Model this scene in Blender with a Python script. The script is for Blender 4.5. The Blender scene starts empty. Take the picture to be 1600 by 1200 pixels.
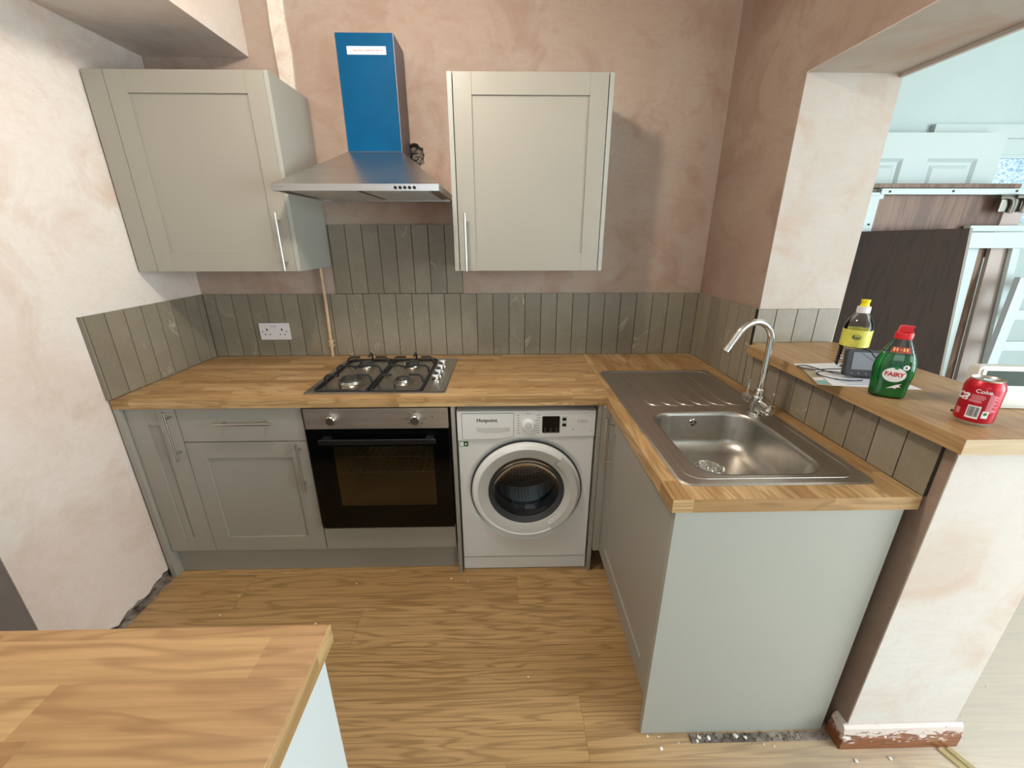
import bpy, bmesh, math, random
from mathutils import Vector, Matrix
from math import sin, cos, pi, radians as R
random.seed(7)
sc = bpy.context.scene
C = sc.collection

# ------------------------------------------------------------------ camera
cam_d = bpy.data.cameras.new('camera'); cam = bpy.data.objects.new('camera', cam_d); C.objects.link(cam)
cam_d.sensor_width = 36.0; cam_d.lens = 639.5 / 1600 * 36.0; cam_d.clip_start = 0.02
cam.location = (0.2792, -2.229, 1.5268)
_th, _ya, _ro = R(19.6085), R(1.1693), R(-0.0637)
_f = Vector((sin(_ya)*cos(_th), cos(_ya)*cos(_th), -sin(_th)))
_r = Vector((cos(_ya), -sin(_ya), 0)); _u = _r.cross(_f)
_r2 = _r*cos(_ro)+_u*sin(_ro); _u2 = _u*cos(_ro)-_r*sin(_ro)
cam.rotation_euler = Matrix((_r2, _u2, -_f)).transposed().to_euler()
sc.camera = cam
# ------------------------------------------------------------------ world, lights, exposure
w = bpy.data.worlds.new('world'); sc.world = w; w.use_nodes = True
w.node_tree.nodes['Background'].inputs[0].default_value = (0.75, 0.88, 1.0, 1)
w.node_tree.nodes['Background'].inputs[1].default_value = 0.6
sc.view_settings.view_transform = 'Standard'; sc.view_settings.look = 'None'
sc.view_settings.gamma = 1.0; sc.view_settings.use_curve_mapping = False
sc.view_settings.exposure = 0.22

def area(name, loc, rot, sx, sy, power, col):
    d = bpy.data.lights.new(name, 'AREA'); d.shape = 'RECTANGLE'; d.size = sx; d.size_y = sy
    d.energy = power; d.color = col
    o = bpy.data.objects.new(name, d); C.objects.link(o); o.location = loc; o.rotation_euler = rot; return o
# daylight through the rear kitchen window and the two windows of the adjoining room
area('daylight_kitchen_window', (-0.1, -4.05, 1.75), (R(90), 0, 0), 1.5, 1.1, 8, (0.90, 0.96, 1.0))
area('daylight_adjoining_rear', (3.0, -4.05, 1.45), (R(90), 0, 0), 1.9, 1.7, 26, (0.84, 0.95, 1.0))
area('daylight_adjoining_side', (4.0, -2.95, 1.45), (0, R(90), 0), 1.7, 1.7, 120, (0.84, 0.95, 1.0))
# ceiling bulb of the kitchen
pl = bpy.data.lights.new('ceiling_bulb', 'POINT'); pl.energy = 37; pl.color = (1.0, 0.925, 0.82); pl.shadow_soft_size = 0.06
po = bpy.data.objects.new('ceiling_bulb', pl); C.objects.link(po); po.location = (-0.13, -1.20, 2.515)

# ------------------------------------------------------------------ helpers
def srgb(r, g, b):
    f = lambda c: (c/12.92 if c <= 0.04045 else ((c+0.055)/1.055)**2.4)
    return (f(r/255), f(g/255), f(b/255), 1)
OFF = {}
def off(p): return OFF.get(p.name, Vector((0, 0, 0))) if p else Vector((0, 0, 0))
def obj(name, bm, mat, parent=None, label=None, angle=32):
    bmesh.ops.recalc_face_normals(bm, faces=bm.faces)
    me = bpy.data.meshes.new(name); bm.to_mesh(me); bm.free()
    o_ = off(parent)
    if o_.length: me.transform(Matrix.Translation(-o_))
    me.materials.append(mat)
    me.polygons.foreach_set('use_smooth', [True]*len(me.polygons))
    me.set_sharp_from_angle(angle=R(angle))
    o = bpy.data.objects.new(name, me); C.objects.link(o)
    wn = o.modifiers.new('weighted_normal', 'WEIGHTED_NORMAL'); wn.keep_sharp = True; wn.weight = 90
    if parent: o.parent = parent; OFF[o.name] = o_
    if label: o['label'] = label
    return o
def tag(o, label, cat, group=None):
    o['label'] = label; o['category'] = cat
    if group: o['group'] = group
    return o
def thing(name, label, cat, loc=(0, 0, 0), group=None):
    o = bpy.data.objects.new(name, None); C.objects.link(o); o.location = loc; o.empty_display_size = .05
    OFF[o.name] = Vector(loc); return tag(o, label, cat, group)
def struct(name, bm, mat, angle=32):
    o = obj(name, bm, mat, None, None, angle); o['kind'] = 'structure'; return o
def BM(): return bmesh.new()
def box(bm, x0, x1, y0, y1, z0, z1, bev=0, seg=2):
    t = bmesh.new(); bmesh.ops.create_cube(t, size=1)
    for v in t.verts:
        v.co = Vector(((x0+x1)/2+v.co.x*(x1-x0), (y0+y1)/2+v.co.y*(y1-y0), (z0+z1)/2+v.co.z*(z1-z0)))
    if bev: bmesh.ops.bevel(t, geom=list(t.edges), offset=bev, segments=seg, affect='EDGES', profile=.5)
    merge(bm, t); return bm
def merge(bm, t, M=None):
    mp = {}
    for v in t.verts: mp[v] = bm.verts.new(M @ v.co if M else v.co)
    for f in t.faces:
        try: bm.faces.new([mp[v] for v in f.verts])
        except ValueError: pass
    t.free()
def prism(bm, poly, a0, a1, axis='z', bev=0):
    """extrude a 2-D polygon; axis z: (x,y), axis y: (x,z), axis x: (y,z)"""
    t = bmesh.new()
    def P(p, a): return {'z': (p[0], p[1], a), 'y': (p[0], a, p[1]), 'x': (a, p[0], p[1])}[axis]
    A = [t.verts.new(P(p, a0)) for p in poly]; B = [t.verts.new(P(p, a1)) for p in poly]
    t.faces.new(A); t.faces.new(B[::-1]); n = len(poly)
    for i in range(n): t.faces.new([A[i], A[(i+1) % n], B[(i+1) % n], B[i]])
    if bev: bmesh.ops.bevel(t, geom=list(t.edges), offset=bev, segments=2, affect='EDGES', profile=.5)
    merge(bm, t); return bm
def prism_hole(bm, outer, holes, a0, a1, axis='z', close=True):
    t = bmesh.new()
    def P(p, a): return {'z': (p[0], p[1], a), 'y': (p[0], a, p[1]), 'x': (a, p[0], p[1])}[axis]
    def cap(a):
        es = []; L = []
        for lp in [outer]+holes:
            vs = [t.verts.new(P(p, a)) for p in lp]; L.append(vs)
            for i in range(len(vs)): es.append(t.edges.new((vs[i], vs[(i+1) % len(vs)])))
        bmesh.ops.triangle_fill(t, edges=es, use_beauty=True, use_dissolve=False); return L
    A = cap(a0)
    if close:
        B = cap(a1)
        for la, lb in zip(A, B):
            for i in range(len(la)):
                t.faces.new([la[i], la[(i+1) % len(la)], lb[(i+1) % len(lb)], lb[i]])
    merge(bm, t); return bm
def rings(bm, loops, cap0=True, cap1=True, closed=True):
    V = [[bm.verts.new(p) for p in lp] for lp in loops]
    for a, b in zip(V, V[1:]):
        n = len(a)
        for i in range(n if closed else n-1): bm.faces.new([a[i], a[(i+1) % n], b[(i+1) % n], b[i]])
    if cap0: bm.faces.new(V[0][::-1])
    if cap1: bm.faces.new(V[-1])
    return bm
def lathe(bm, prof, c, axis='z', seg=32, cap0=True, cap1=True, sx=1.0, sy=1.0):
    """prof = [(radius, height)]"""
    L = []
    for r, h in prof:
        lp = []
        for k in range(seg):
            a = 2*pi*k/seg; p, q = max(r, 1e-5)*cos(a)*sx, max(r, 1e-5)*sin(a)*sy
            v = {'z': (p, q, h), 'y': (p, h, q), 'x': (h, p, q)}[axis]
            lp.append(Vector(v)+Vector(c))
        L.append(lp)
    return rings(bm, L, cap0, cap1)
def smoothpath(pts, n=6, closed=False):
    P = [Vector(p) for p in pts]; out = []; m = len(P)
    for i in range(m-1 if not closed else m):
        g = lambda j: P[j % m] if closed else P[max(0, min(m-1, j))]
        a, b, c, d = g(i-1), g(i), g(i+1), g(i+2)
        for k in range(n):
            t = k/n
            out.append(.5*((2*b)+(-a+c)*t+(2*a-5*b+4*c-d)*t*t+(-a+3*b-3*c+d)*t**3))
    if not closed: out.append(P[-1])
    return out
def tube(bm, pts, r, seg=10, closed=False, cap=True):
    P = [Vector(p) for p in pts]; n = len(P); L = []; N = None
    for i in range(n):
        if closed: T = P[(i+1) % n]-P[i-1]
        else: T = P[min(i+1, n-1)]-P[max(i-1, 0)]
        T.normalize()
        if N is None: N = T.orthogonal().normalized()
        else: N = (N-T*N.dot(T)).normalized()
        B = T.cross(N); rr = r[i] if isinstance(r, (list, tuple)) else r
        L.append([P[i]+(N*cos(2*pi*k/seg)+B*sin(2*pi*k/seg))*rr for k in range(seg)])
    if closed: L.append(L[0]); return rings(bm, L, False, False)
    return rings(bm, L, cap, cap)
def rrect(x0, x1, y0, y1, r, seg=6):
    o = []
    for cx, cy, a0 in ((x1-r, y1-r, 0), (x0+r, y1-r, 90), (x0+r, y0+r, 180), (x1-r, y0+r, 270)):
        for k in range(seg+1):
            a = R(a0+90*k/seg); o.append((cx+r*cos(a), cy+r*sin(a)))
    return o
def text_bm(s, size, ext=.0003, align='CENTER', bold=0.0, shear=0.0):
    cu = bpy.data.curves.new('t', 'FONT'); cu.body = s; cu.size = size; cu.extrude = ext
    cu.align_x = align; cu.align_y = 'CENTER'; cu.offset = bold; cu.shear = shear; cu.resolution_u = 3
    o = bpy.data.objects.new('t', cu); C.objects.link(o)
    dg = bpy.context.evaluated_depsgraph_get(); me = bpy.data.meshes.new_from_object(o.evaluated_get(dg))
    bm = bmesh.new(); bm.from_mesh(me)
    C.objects.unlink(o); bpy.data.objects.remove(o); bpy.data.curves.remove(cu); bpy.data.meshes.remove(me)
    return bm
def on_front(t, x, y, z):
    """text mesh (x right, y up, z out) onto a face looking to -Y"""
    for v in t.verts: v.co = Vector((x+v.co.x, y-v.co.z, z+v.co.y))
    return t
def wrap(t, r, ang, z, cx=0, cy=0):
    for v in t.verts:
        a = ang+v.co.x/r; rr = r+v.co.z
        v.co = Vector((cx+rr*sin(a), cy-rr*cos(a), z+v.co.y))
    return t

def disc(rx, rz, n=40, rad=5):
    b = bmesh.new(); c = b.verts.new((0, 0, 0)); prev = None
    for j in range(1, rad+1):
        rg = [b.verts.new((rx*j/rad*cos(2*pi*k/n), rz*j/rad*sin(2*pi*k/n), 0)) for k in range(n)]
        for k in range(n):
            if prev is None: b.faces.new([c, rg[k], rg[(k+1) % n]])
            else: b.faces.new([prev[k], rg[k], rg[(k+1) % n], prev[(k+1) % n]])
        prev = rg
    return b
# ------------------------------------------------------------------ materials
def newmat(name):
    m = bpy.data.materials.new(name); m.use_nodes = True
    return m, m.node_tree, m.node_tree.nodes['Principled BSDF']
def N(nt, t, **k):
    n = nt.nodes.new(t)
    for a, b in k.items(): setattr(n, a, b)
    return n
def math_(nt, op, a, b=None, c=None):
    n = N(nt, 'ShaderNodeMath', operation=op)
    for i, v in enumerate((a, b, c)):
        if v is None: continue
        if isinstance(v, (int, float)): n.inputs[i].default_value = v
        else: nt.links.new(v, n.inputs[i])
    return n.outputs[0]
def mixc(nt, fac, a, b, mode='MIX'):
    n = N(nt, 'ShaderNodeMix', data_type='RGBA', blend_type=mode)
    for s, v in ((n.inputs[0], fac), (n.inputs[6], a), (n.inputs[7], b)):
        if isinstance(v, (int, float)): s.default_value = v
        elif isinstance(v, tuple): s.default_value = v
        else: nt.links.new(v, s)
    return n.outputs[2]
def ramp(nt, fac, stops, interp='LINEAR'):
    n = N(nt, 'ShaderNodeValToRGB'); n.color_ramp.interpolation = interp
    el = n.color_ramp.elements
    while len(el) < len(stops): el.new(.5)
    for e, (p, c) in zip(el, stops): e.position = p; e.color = c
    nt.links.new(fac, n.inputs[0]); return n.outputs[0]
def noise(nt, vec, scale, detail=3, rough=.5, dist=0):
    n = N(nt, 'ShaderNodeTexNoise'); n.inputs['Scale'].default_value = scale
    n.inputs['Detail'].default_value = detail; n.inputs['Roughness'].default_value = rough
    n.inputs['Distortion'].default_value = dist
    if vec is not None: nt.links.new(vec, n.inputs['Vector'])
    return n.outputs['Fac']
def objco(nt): return N(nt, 'ShaderNodeTexCoord').outputs['Object']
def mapping(nt, vec, scale=(1, 1, 1), loc=(0, 0, 0)):
    n = N(nt, 'ShaderNodeMapping'); n.inputs['Scale'].default_value = scale; n.inputs['Location'].default_value = loc
    nt.links.new(vec, n.inputs['Vector']); return n.outputs[0]
def bump(nt, p, h, strength=.2, dist=.002):
    n = N(nt, 'ShaderNodeBump'); n.inputs['Strength'].default_value = strength; n.inputs['Distance'].default_value = dist
    nt.links.new(h, n.inputs['Height']); nt.links.new(n.outputs[0], p.inputs['Normal'])
def bw(v): return (v, v, v, 1)

def simple(name, col, rough=.5, metal=0, spec=.5, var=.04, scale=6, **kw):
    """painted / moulded surface with a faint procedural mottling"""
    m, nt, p = newmat(name)
    v = objco(nt); n = noise(nt, v, scale, 3)
    c2 = tuple(min(1, x*(1+var)) for x in col[:3])+(1,); c1 = tuple(x*(1-var) for x in col[:3])+(1,)
    nt.links.new(ramp(nt, n, [(.3, c1), (.7, c2)]), p.inputs['Base Color'])
    p.inputs['Roughness'].default_value = rough; p.inputs['Metallic'].default_value = metal
    p.inputs['Specular IOR Level'].default_value = spec
    for k, x in kw.items(): p.inputs[k].default_value = x
    return m
def plaster(name, base, pale, dark, amt=(.42, .62), seed=0, mscale=1.3):
    m, nt, p = newmat(name); v = mapping(nt, objco(nt), loc=(seed, seed*.7, seed*1.3))
    big = noise(nt, v, mscale, 4, .55, .6); med = noise(nt, v, mscale*3.2, 5, .6, .9)
    tr = noise(nt, mapping(nt, v, (3.0, 3.0, 9.0)), 1.6, 4, .65, 1.6)
    c = mixc(nt, ramp(nt, big, [(amt[0], bw(0)), (amt[1], bw(1))]), base, pale)
    c = mixc(nt, ramp(nt, med, [(.50, bw(0)), (.72, bw(.75))]), c, dark)
    c = mixc(nt, ramp(nt, tr, [(.50, bw(0)), (.56, bw(.16)), (.60, bw(0))]), c, dark)
    fine = noise(nt, v, 55, 3, .6)
    c = mixc(nt, .10, c, ramp(nt, fine, [(.3, bw(.6)), (.7, bw(1))]), 'MULTIPLY')
    nt.links.new(c, p.inputs['Base Color']); p.inputs['Roughness'].default_value = .78
    p.inputs['Specular IOR Level'].default_value = .25
    bump(nt, p, math_(nt, 'ADD', math_(nt, 'MULTIPLY', tr, .8), math_(nt, 'MULTIPLY', fine, .03)), .10, .003)
    return m
def wood(name, axis, w, ln, cols, gdark, gain=.5, rough=.45, seam=0, ringk=26, seed=0.0, vert=True, grainscale=1.0, dusty_glare=False, along=1.0):
    m, nt, p = newmat(name); co = objco(nt)
    s = N(nt, 'ShaderNodeSeparateXYZ'); nt.links.new(co, s.inputs[0])
    x, y, z = s.outputs
    a, b = {'x': (x, y), 'y': (y, x), 'z': (z, x)}[axis]
    if vert: b = math_(nt, 'SUBTRACT', b, z if axis != 'z' else y)
    b = math_(nt, 'ADD', b, 20+seed); a = math_(nt, 'ADD', a, 30+seed)
    bs = math_(nt, 'DIVIDE', b, w); row = math_(nt, 'FLOOR', bs)
    wn = N(nt, 'ShaderNodeTexWhiteNoise', noise_dimensions='1D'); nt.links.new(row, wn.inputs['W'])
    as_ = math_(nt, 'ADD', math_(nt, 'DIVIDE', a, ln), math_(nt, 'MULTIPLY', wn.outputs[0], 7.3))
    cell = math_(nt, 'FLOOR', as_)
    cb = N(nt, 'ShaderNodeCombineXYZ'); nt.links.new(row, cb.inputs[0]); nt.links.new(cell, cb.inputs[1])
    w2 = N(nt, 'ShaderNodeTexWhiteNoise', noise_dimensions='2D'); nt.links.new(cb.outputs[0], w2.inputs['Vector'])
    rnd = w2.outputs['Value']; rc = w2.outputs['Color']
    g = N(nt, 'ShaderNodeCombineXYZ')
    nt.links.new(math_(nt, 'ADD', math_(nt, 'MULTIPLY', a, along*grainscale), math_(nt, 'MULTIPLY', rnd, 37)), g.inputs[0])
    nt.links.new(math_(nt, 'MULTIPLY', b, 7.5*grainscale), g.inputs[1]); nt.links.new(math_(nt, 'MULTIPLY', rnd, 91), g.inputs[2])
    n1 = noise(nt, g.outputs[0], 1.5, 3, .5, .35)
    rg = math_(nt, 'SINE', math_(nt, 'MULTIPLY', n1, ringk*2.6))
    rg = ramp(nt, math_(nt, 'MULTIPLY_ADD', rg, .5, .5), [(0, bw(0)), (.62, bw(.10)), (1, bw(1))])
    g2 = N(nt, 'ShaderNodeCombineXYZ')
    nt.links.new(math_(nt, 'MULTIPLY', a, 3.5*grainscale*along), g2.inputs[0]); nt.links.new(math_(nt, 'MULTIPLY', b, 120*grainscale), g2.inputs[1]); nt.links.new(rnd, g2.inputs[2])
    n2 = noise(nt, g2.outputs[0], 1.3, 4, .65)
    base = ramp(nt, rnd, [(i/(len(cols)-1), c) for i, c in enumerate(cols)])
    c = mixc(nt, math_(nt, 'MULTIPLY', rg, gain), base, gdark)
    c = mixc(nt, math_(nt, 'MULTIPLY', ramp(nt, n2, [(.40, bw(0)), (.70, bw(1))]), gain*1.0), c, gdark)
    if seam:
        fb = math_(nt, 'PINGPONG', bs, .5); fa = math_(nt, 'PINGPONG', as_, .5)
        sm = math_(nt, 'MAXIMUM', math_(nt, 'LESS_THAN', fb, seam/w), math_(nt, 'LESS_THAN', fa, seam/ln))
        c = mixc(nt, math_(nt, 'MULTIPLY', sm, .55), c, tuple(x*.35 for x in gdark[:3])+(1,))
    if dusty_glare:   # daylight glare over dusty boards, painted into the colour towards the adjoining room
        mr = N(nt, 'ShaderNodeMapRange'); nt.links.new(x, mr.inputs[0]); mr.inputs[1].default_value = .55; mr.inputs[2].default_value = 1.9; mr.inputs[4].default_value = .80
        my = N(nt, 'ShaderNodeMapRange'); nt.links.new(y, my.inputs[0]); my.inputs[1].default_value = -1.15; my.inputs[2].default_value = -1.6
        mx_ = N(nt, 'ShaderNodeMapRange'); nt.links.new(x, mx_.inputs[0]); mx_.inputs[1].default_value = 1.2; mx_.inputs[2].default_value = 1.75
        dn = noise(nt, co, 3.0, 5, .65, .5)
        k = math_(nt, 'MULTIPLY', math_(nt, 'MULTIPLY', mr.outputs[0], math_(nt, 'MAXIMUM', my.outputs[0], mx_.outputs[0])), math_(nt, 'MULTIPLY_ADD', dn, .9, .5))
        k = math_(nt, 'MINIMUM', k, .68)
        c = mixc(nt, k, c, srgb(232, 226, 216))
    nt.links.new(c, p.inputs['Base Color']); p.inputs['Roughness'].default_value = rough
    p.inputs['Specular IOR Level'].default_value = .4
    bump(nt, p, n2, .08, .001)
    return m
def tilemat(name):
    m, nt, p = newmat(name); co = objco(nt)
    ge = N(nt, 'ShaderNodeNewGeometry'); rnd = ge.outputs['Random Per Island']
    vec = N(nt, 'ShaderNodeVectorMath', operation='ADD'); nt.links.new(co, vec.inputs[0])
    cb = N(nt, 'ShaderNodeCombineXYZ')
    for i in range(3): nt.links.new(math_(nt, 'MULTIPLY', rnd, 13+9*i), cb.inputs[i])
    nt.links.new(cb.outputs[0], vec.inputs[1]); v = vec.outputs[0]
    n = noise(nt, v, 5, 4, .6, .5); f = noise(nt, v, 60, 3, .6)
    c = ramp(nt, n, [(.25, srgb(137, 128, 111)), (.5, srgb(144, 136, 119)), (.8, srgb(155, 148, 132))])
    c = mixc(nt, .5, c, ramp(nt, rnd, [(0, srgb(205, 198, 188)), (.5, srgb(228, 222, 212)), (1, srgb(248, 246, 240))]), 'MULTIPLY')
    vn = noise(nt, mapping(nt, v, (1, 1, .45)), 4.2, 4, .6, 1.2)
    d = math_(nt, 'ABSOLUTE', math_(nt, 'SUBTRACT', vn, .5))
    msk = noise(nt, v, 7, 2, .5)
    k = math_(nt, 'MULTIPLY', ramp(nt, d, [(0, bw(1)), (.006, bw(.3)), (.014, bw(0))]), ramp(nt, msk, [(.54, bw(0)), (.68, bw(.6))]))
    c = mixc(nt, k, c, srgb(214, 204, 182))
    c = mixc(nt, .22, c, ramp(nt, f, [(.3, bw(.55)), (.7, bw(1))]), 'MULTIPLY')
    nt.links.new(c, p.inputs['Base Color']); p.inputs['Roughness'].default_value = .42
    bump(nt, p, f, .08, .001)
    return m
def steel(name, col, rough=.3, axis='x', aniso=True, k=.12):
    m, nt, p = newmat(name); co = objco(nt)
    sc_ = {'x': (1.5, 160, 160), 'y': (160, 1.5, 160), 'z': (160, 160, 1.5), 'n': (40, 40, 40)}[axis]
    n = noise(nt, mapping(nt, co, sc_), 1.0, 3, .6); b = noise(nt, co, 7, 3)
    nt.links.new(mixc(nt, .35, col, ramp(nt, n, [(.3, bw(.6)), (.7, bw(1))]), 'MULTIPLY'), p.inputs['Base Color'])
    p.inputs['Metallic'].default_value = 1
    r = math_(nt, 'ADD', math_(nt, 'MULTIPLY', n, k), math_(nt, 'MULTIPLY_ADD', b, k, rough-k))
    nt.links.new(r, p.inputs['Roughness']); bump(nt, p, n, .06, .0006)
    return m
def clearmat(name, tint, gloss=.12, rough=.03, ior=1.45):
    """thin clear or tinted sheet: transparency under a fresnel reflection"""
    m = bpy.data.materials.new(name); m.use_nodes = True; nt = m.node_tree; nt.nodes.clear()
    out = N(nt, 'ShaderNodeOutputMaterial'); t = N(nt, 'ShaderNodeBsdfTransparent'); g = N(nt, 'ShaderNodeBsdfGlossy')
    n = noise(nt, objco(nt), 3, 2)
    nt.links.new(ramp(nt, n, [(.3, tint), (.7, tuple(x*.95 for x in tint[:3])+(1,))]), t.inputs[0])
    g.inputs['Roughness'].default_value = rough
    fr = N(nt, 'ShaderNodeFresnel'); fr.inputs[0].default_value = ior
    mx = N(nt, 'ShaderNodeMixShader'); nt.links.new(fr.outputs[0], mx.inputs[0])
    nt.links.new(t.outputs[0], mx.inputs[1]); nt.links.new(g.outputs[0], mx.inputs[2]); nt.links.new(mx.outputs[0], out.inputs[0])
    return m

oak = [srgb(158, 122, 78), srgb(186, 152, 104), srgb(196, 164, 116), srgb(174, 138, 92), srgb(206, 176, 128), srgb(166, 130, 86)]
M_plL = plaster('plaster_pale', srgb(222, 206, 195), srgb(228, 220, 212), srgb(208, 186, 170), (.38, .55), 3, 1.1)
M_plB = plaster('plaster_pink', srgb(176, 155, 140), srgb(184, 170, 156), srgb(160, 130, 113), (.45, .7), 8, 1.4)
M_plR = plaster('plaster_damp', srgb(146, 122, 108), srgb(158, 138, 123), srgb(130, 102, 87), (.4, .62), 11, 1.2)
M_plV = plaster('plaster_reveal', srgb(186, 174, 163), srgb(194, 186, 177), srgb(184, 154, 134), (.35, .6), 17, 1.4)
M_plE = plaster('plaster_dry', srgb(204, 194, 184), srgb(208, 202, 194), srgb(196, 172, 154), (.35, .55), 14, 1.2)
M_ceil = plaster('ceiling_plaster', srgb(225, 215, 205), srgb(232, 228, 222), srgb(214, 200, 190), (.4, .6), 21, 1)
M_white = simple('far_white_paint', srgb(184, 200, 198), .6, var=.02)
M_grey = simple('cabinet_grey', srgb(152, 147, 136), .42, var=.015, scale=2)
M_grey_in = simple('carcass_grey', srgb(84, 80, 74), .6, var=.02)
M_panel = simple('panel_grey', srgb(160, 160, 151), .42, var=.015, scale=2)
M_wtx = wood('oak_worktop_x', 'x', .046, .36, oak, srgb(124, 88, 50), .50, .42, 0, 22)
M_wty = wood('oak_worktop_y', 'y', .046, .36, oak, srgb(124, 88, 50), .50, .42, 0, 22, seed=3.3)
M_wtp = wood('oak_peninsula', 'x', .072, .60, [srgb(160, 124, 84), srgb(188, 154, 108), srgb(172, 136, 96), srgb(196, 164, 116), srgb(164, 128, 88)], srgb(124, 88, 54), .42, .42, 0, 24, seed=5.1, grainscale=.7)
M_led = wood('oak_ledge_wood', 'y', .062, .9, [srgb(166, 132, 90), srgb(182, 150, 106), srgb(172, 138, 96)], srgb(128, 90, 56), .38, .38, 0, 16, seed=9.4)
M_ledx = wood('oak_ledge_edge_lit', 'x', .062, .9, [srgb(196, 172, 138), srgb(206, 184, 150)], srgb(160, 130, 94), .3, .38, 0, 16, seed=2.4)  # paler than the ledge: daylight blow-out on the end put into its colour
M_floor = wood('oak_laminate_floor', 'x', .195, 1.25, [srgb(180, 146, 98), srgb(192, 157, 109), srgb(172, 138, 92), srgb(184, 149, 101)], srgb(116, 84, 46), .50, .34, .0007, 27, seed=.155, vert=False, dusty_glare=True, along=.55)
M_tile = tilemat('stone_tile')
M_grout = simple('grout_gap', srgb(46, 38, 30), .9)
M_edge = simple('tile_trim', srgb(120, 112, 100), .5)
M_ss = steel('brushed_steel', srgb(206, 204, 202), .30, 'x')
M_ssy = steel('sink_steel', srgb(204, 198, 190), .36, 'y', k=.10)
M_bowl = steel('bowl_steel', srgb(188, 184, 176), .36, 'n', k=.10)
M_sshob = steel('hob_steel', srgb(206, 200, 192), .30, 'x', k=.08)
M_oven = steel('oven_steel', srgb(206, 196, 184), .46, 'x')
M_chr = simple('chrome', srgb(228, 228, 226), .06, 1, var=.01)
M_satin = simple('satin_nickel', srgb(200, 196, 188), .28, 1, var=.02)
M_blk = simple('black_enamel', srgb(14, 14, 15), .5, 0, .3)
M_iron = simple('cast_black', srgb(26, 26, 28), .5)
M_cap = simple('burner_cap', srgb(58, 57, 54), .6)
M_alu = simple('burner_alloy', srgb(190, 184, 174), .3, 1)
M_blue = simple('blue_film', srgb(0, 74, 114), .5, 0, .08, var=.10, scale=9)
M_film2 = simple('chimney_side', srgb(112, 106, 114), .45, .2)
M_wm = simple('appliance_white', srgb(222, 222, 218), .28, var=.01)
M_wm2 = simple('appliance_white_gloss', srgb(234, 235, 233), .14, var=.01)
M_wmg = simple('door_inner_ring_grey', srgb(198, 199, 194), .2, var=.01)
M_rub = simple('grey_rubber', srgb(52, 54, 56), .55)
M_dark = simple('dark_interior', srgb(30, 28, 26), .6)
M_blkgl = simple('black_glass', srgb(6, 6, 7), .08, 0, .22)
M_ovgl = clearmat('oven_tint_glass', (.80, .76, .68, 1))
M_wmgl = clearmat('washer_door_glass', (.66, .68, .70, 1), ior=1.30)
M_ovin = simple('oven_cavity_enamel', srgb(150, 136, 110), .4, var=.08)
M_wire = simple('rack_wire', srgb(210, 200, 180), .3, .7)
M_plastw = simple('white_plastic', srgb(228, 222, 224), .3, var=.01)
M_ink = simple('black_ink', srgb(28, 28, 30), .6)
M_inkg = simple('grey_ink', srgb(120, 122, 122), .6)
M_lbl = simple('label_white', srgb(236, 236, 236), .5)
M_redink = simple('red_ink', srgb(196, 40, 44), .5)
M_copper = simple('painted_pipe', srgb(196, 166, 132), .5, var=.14, scale=30)
M_skirt = None
M_trimw = plaster('pipe_chase_plaster', srgb(226, 214, 198), srgb(234, 226, 214), srgb(206, 180, 158), (.4, .6), 31, 4)
M_mason = plaster('broken_masonry', srgb(110, 100, 92), srgb(160, 148, 136), srgb(52, 44, 40), (.4, .6), 5, 14)
M_lightpanel = simple('pale_panel', srgb(205, 214, 216), .4, var=.01)
M_doorgrey = simple('dark_door_paint', srgb(112, 104, 98), .5)
M_farwood = wood('bed_board_wood', 'z', .16, 3, [srgb(122, 92, 74), srgb(142, 112, 92), srgb(108, 82, 66)], srgb(72, 50, 40), .5, .5, 0, 14, vert=False)
M_darkwood = wood('dark_veneer', 'z', .3, 3, [srgb(44, 28, 18), srgb(50, 32, 21)], srgb(26, 17, 12), .6, .85, 0, 14, vert=False)
M_bedwhite = simple('bed_white', srgb(188, 202, 200), .5, var=.01)
M_fargrey = simple('ladder_grey', srgb(186, 196, 202), .45, var=.02)
M_taupe = simple('taupe_board', srgb(176, 162, 154), .5, var=.03)

# skirting: varnished timber with chipped white plaster splashes
def skirtmat():
    m, nt, p = newmat('varnished_skirting'); v = objco(nt)
    s = N(nt, 'ShaderNodeSeparateXYZ'); nt.links.new(v, s.inputs[0])
    n = noise(nt, mapping(nt, v, (2, 2, 30)), 6, 4, .6); n2 = noise(nt, mapping(nt, v, (1, 1, 2)), 22, 5, .7, .6)
    c = ramp(nt, n, [(.3, srgb(98, 52, 26)), (.7, srgb(152, 92, 52))])
    k = math_(nt, 'MULTIPLY_ADD', s.outputs[2], 4.5, -.17)
    k = math_(nt, 'ADD', n2, k)
    c = mixc(nt, ramp(nt, k, [(.55, bw(0)), (.63, bw(.95))]), c, srgb(214, 200, 192))
    nt.links.new(c, p.inputs['Base Color']); p.inputs['Roughness'].default_value = .45; bump(nt, p, n2, .2, .002); return m
M_skirt = skirtmat()

# ------------------------------------------------------------------ room shell
XL, XR, XF = -1.323, 1.346, 1.692       # left wall, right wall kitchen face, its far face
YO, YE = -.535, -1.40                   # opening reveal, end of the half wall
ZC = 2.60
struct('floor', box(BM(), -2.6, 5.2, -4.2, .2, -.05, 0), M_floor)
struct('ceiling', box(BM(), -2.6, 5.2, -4.2, .2, ZC, ZC+.1), M_ceil)
hole = []
for k in range(22):
    a = 2*pi*k/22; rr = .058*(1+random.uniform(-.12, .14)); hole.append((-.152+rr*cos(a), 1.903+rr*.95*sin(a)))
wb = prism_hole(BM(), [(XL, 0), (XF, 0), (XF, ZC), (XL, ZC)], [hole], .01, .05, 'y')
struct('wall_back', wb, M_plB)
rb = BM(); box(rb, XL, 5.2, .05, .2, 0, ZC)
struct('wall_back_masonry', rb, M_mason)
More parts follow.
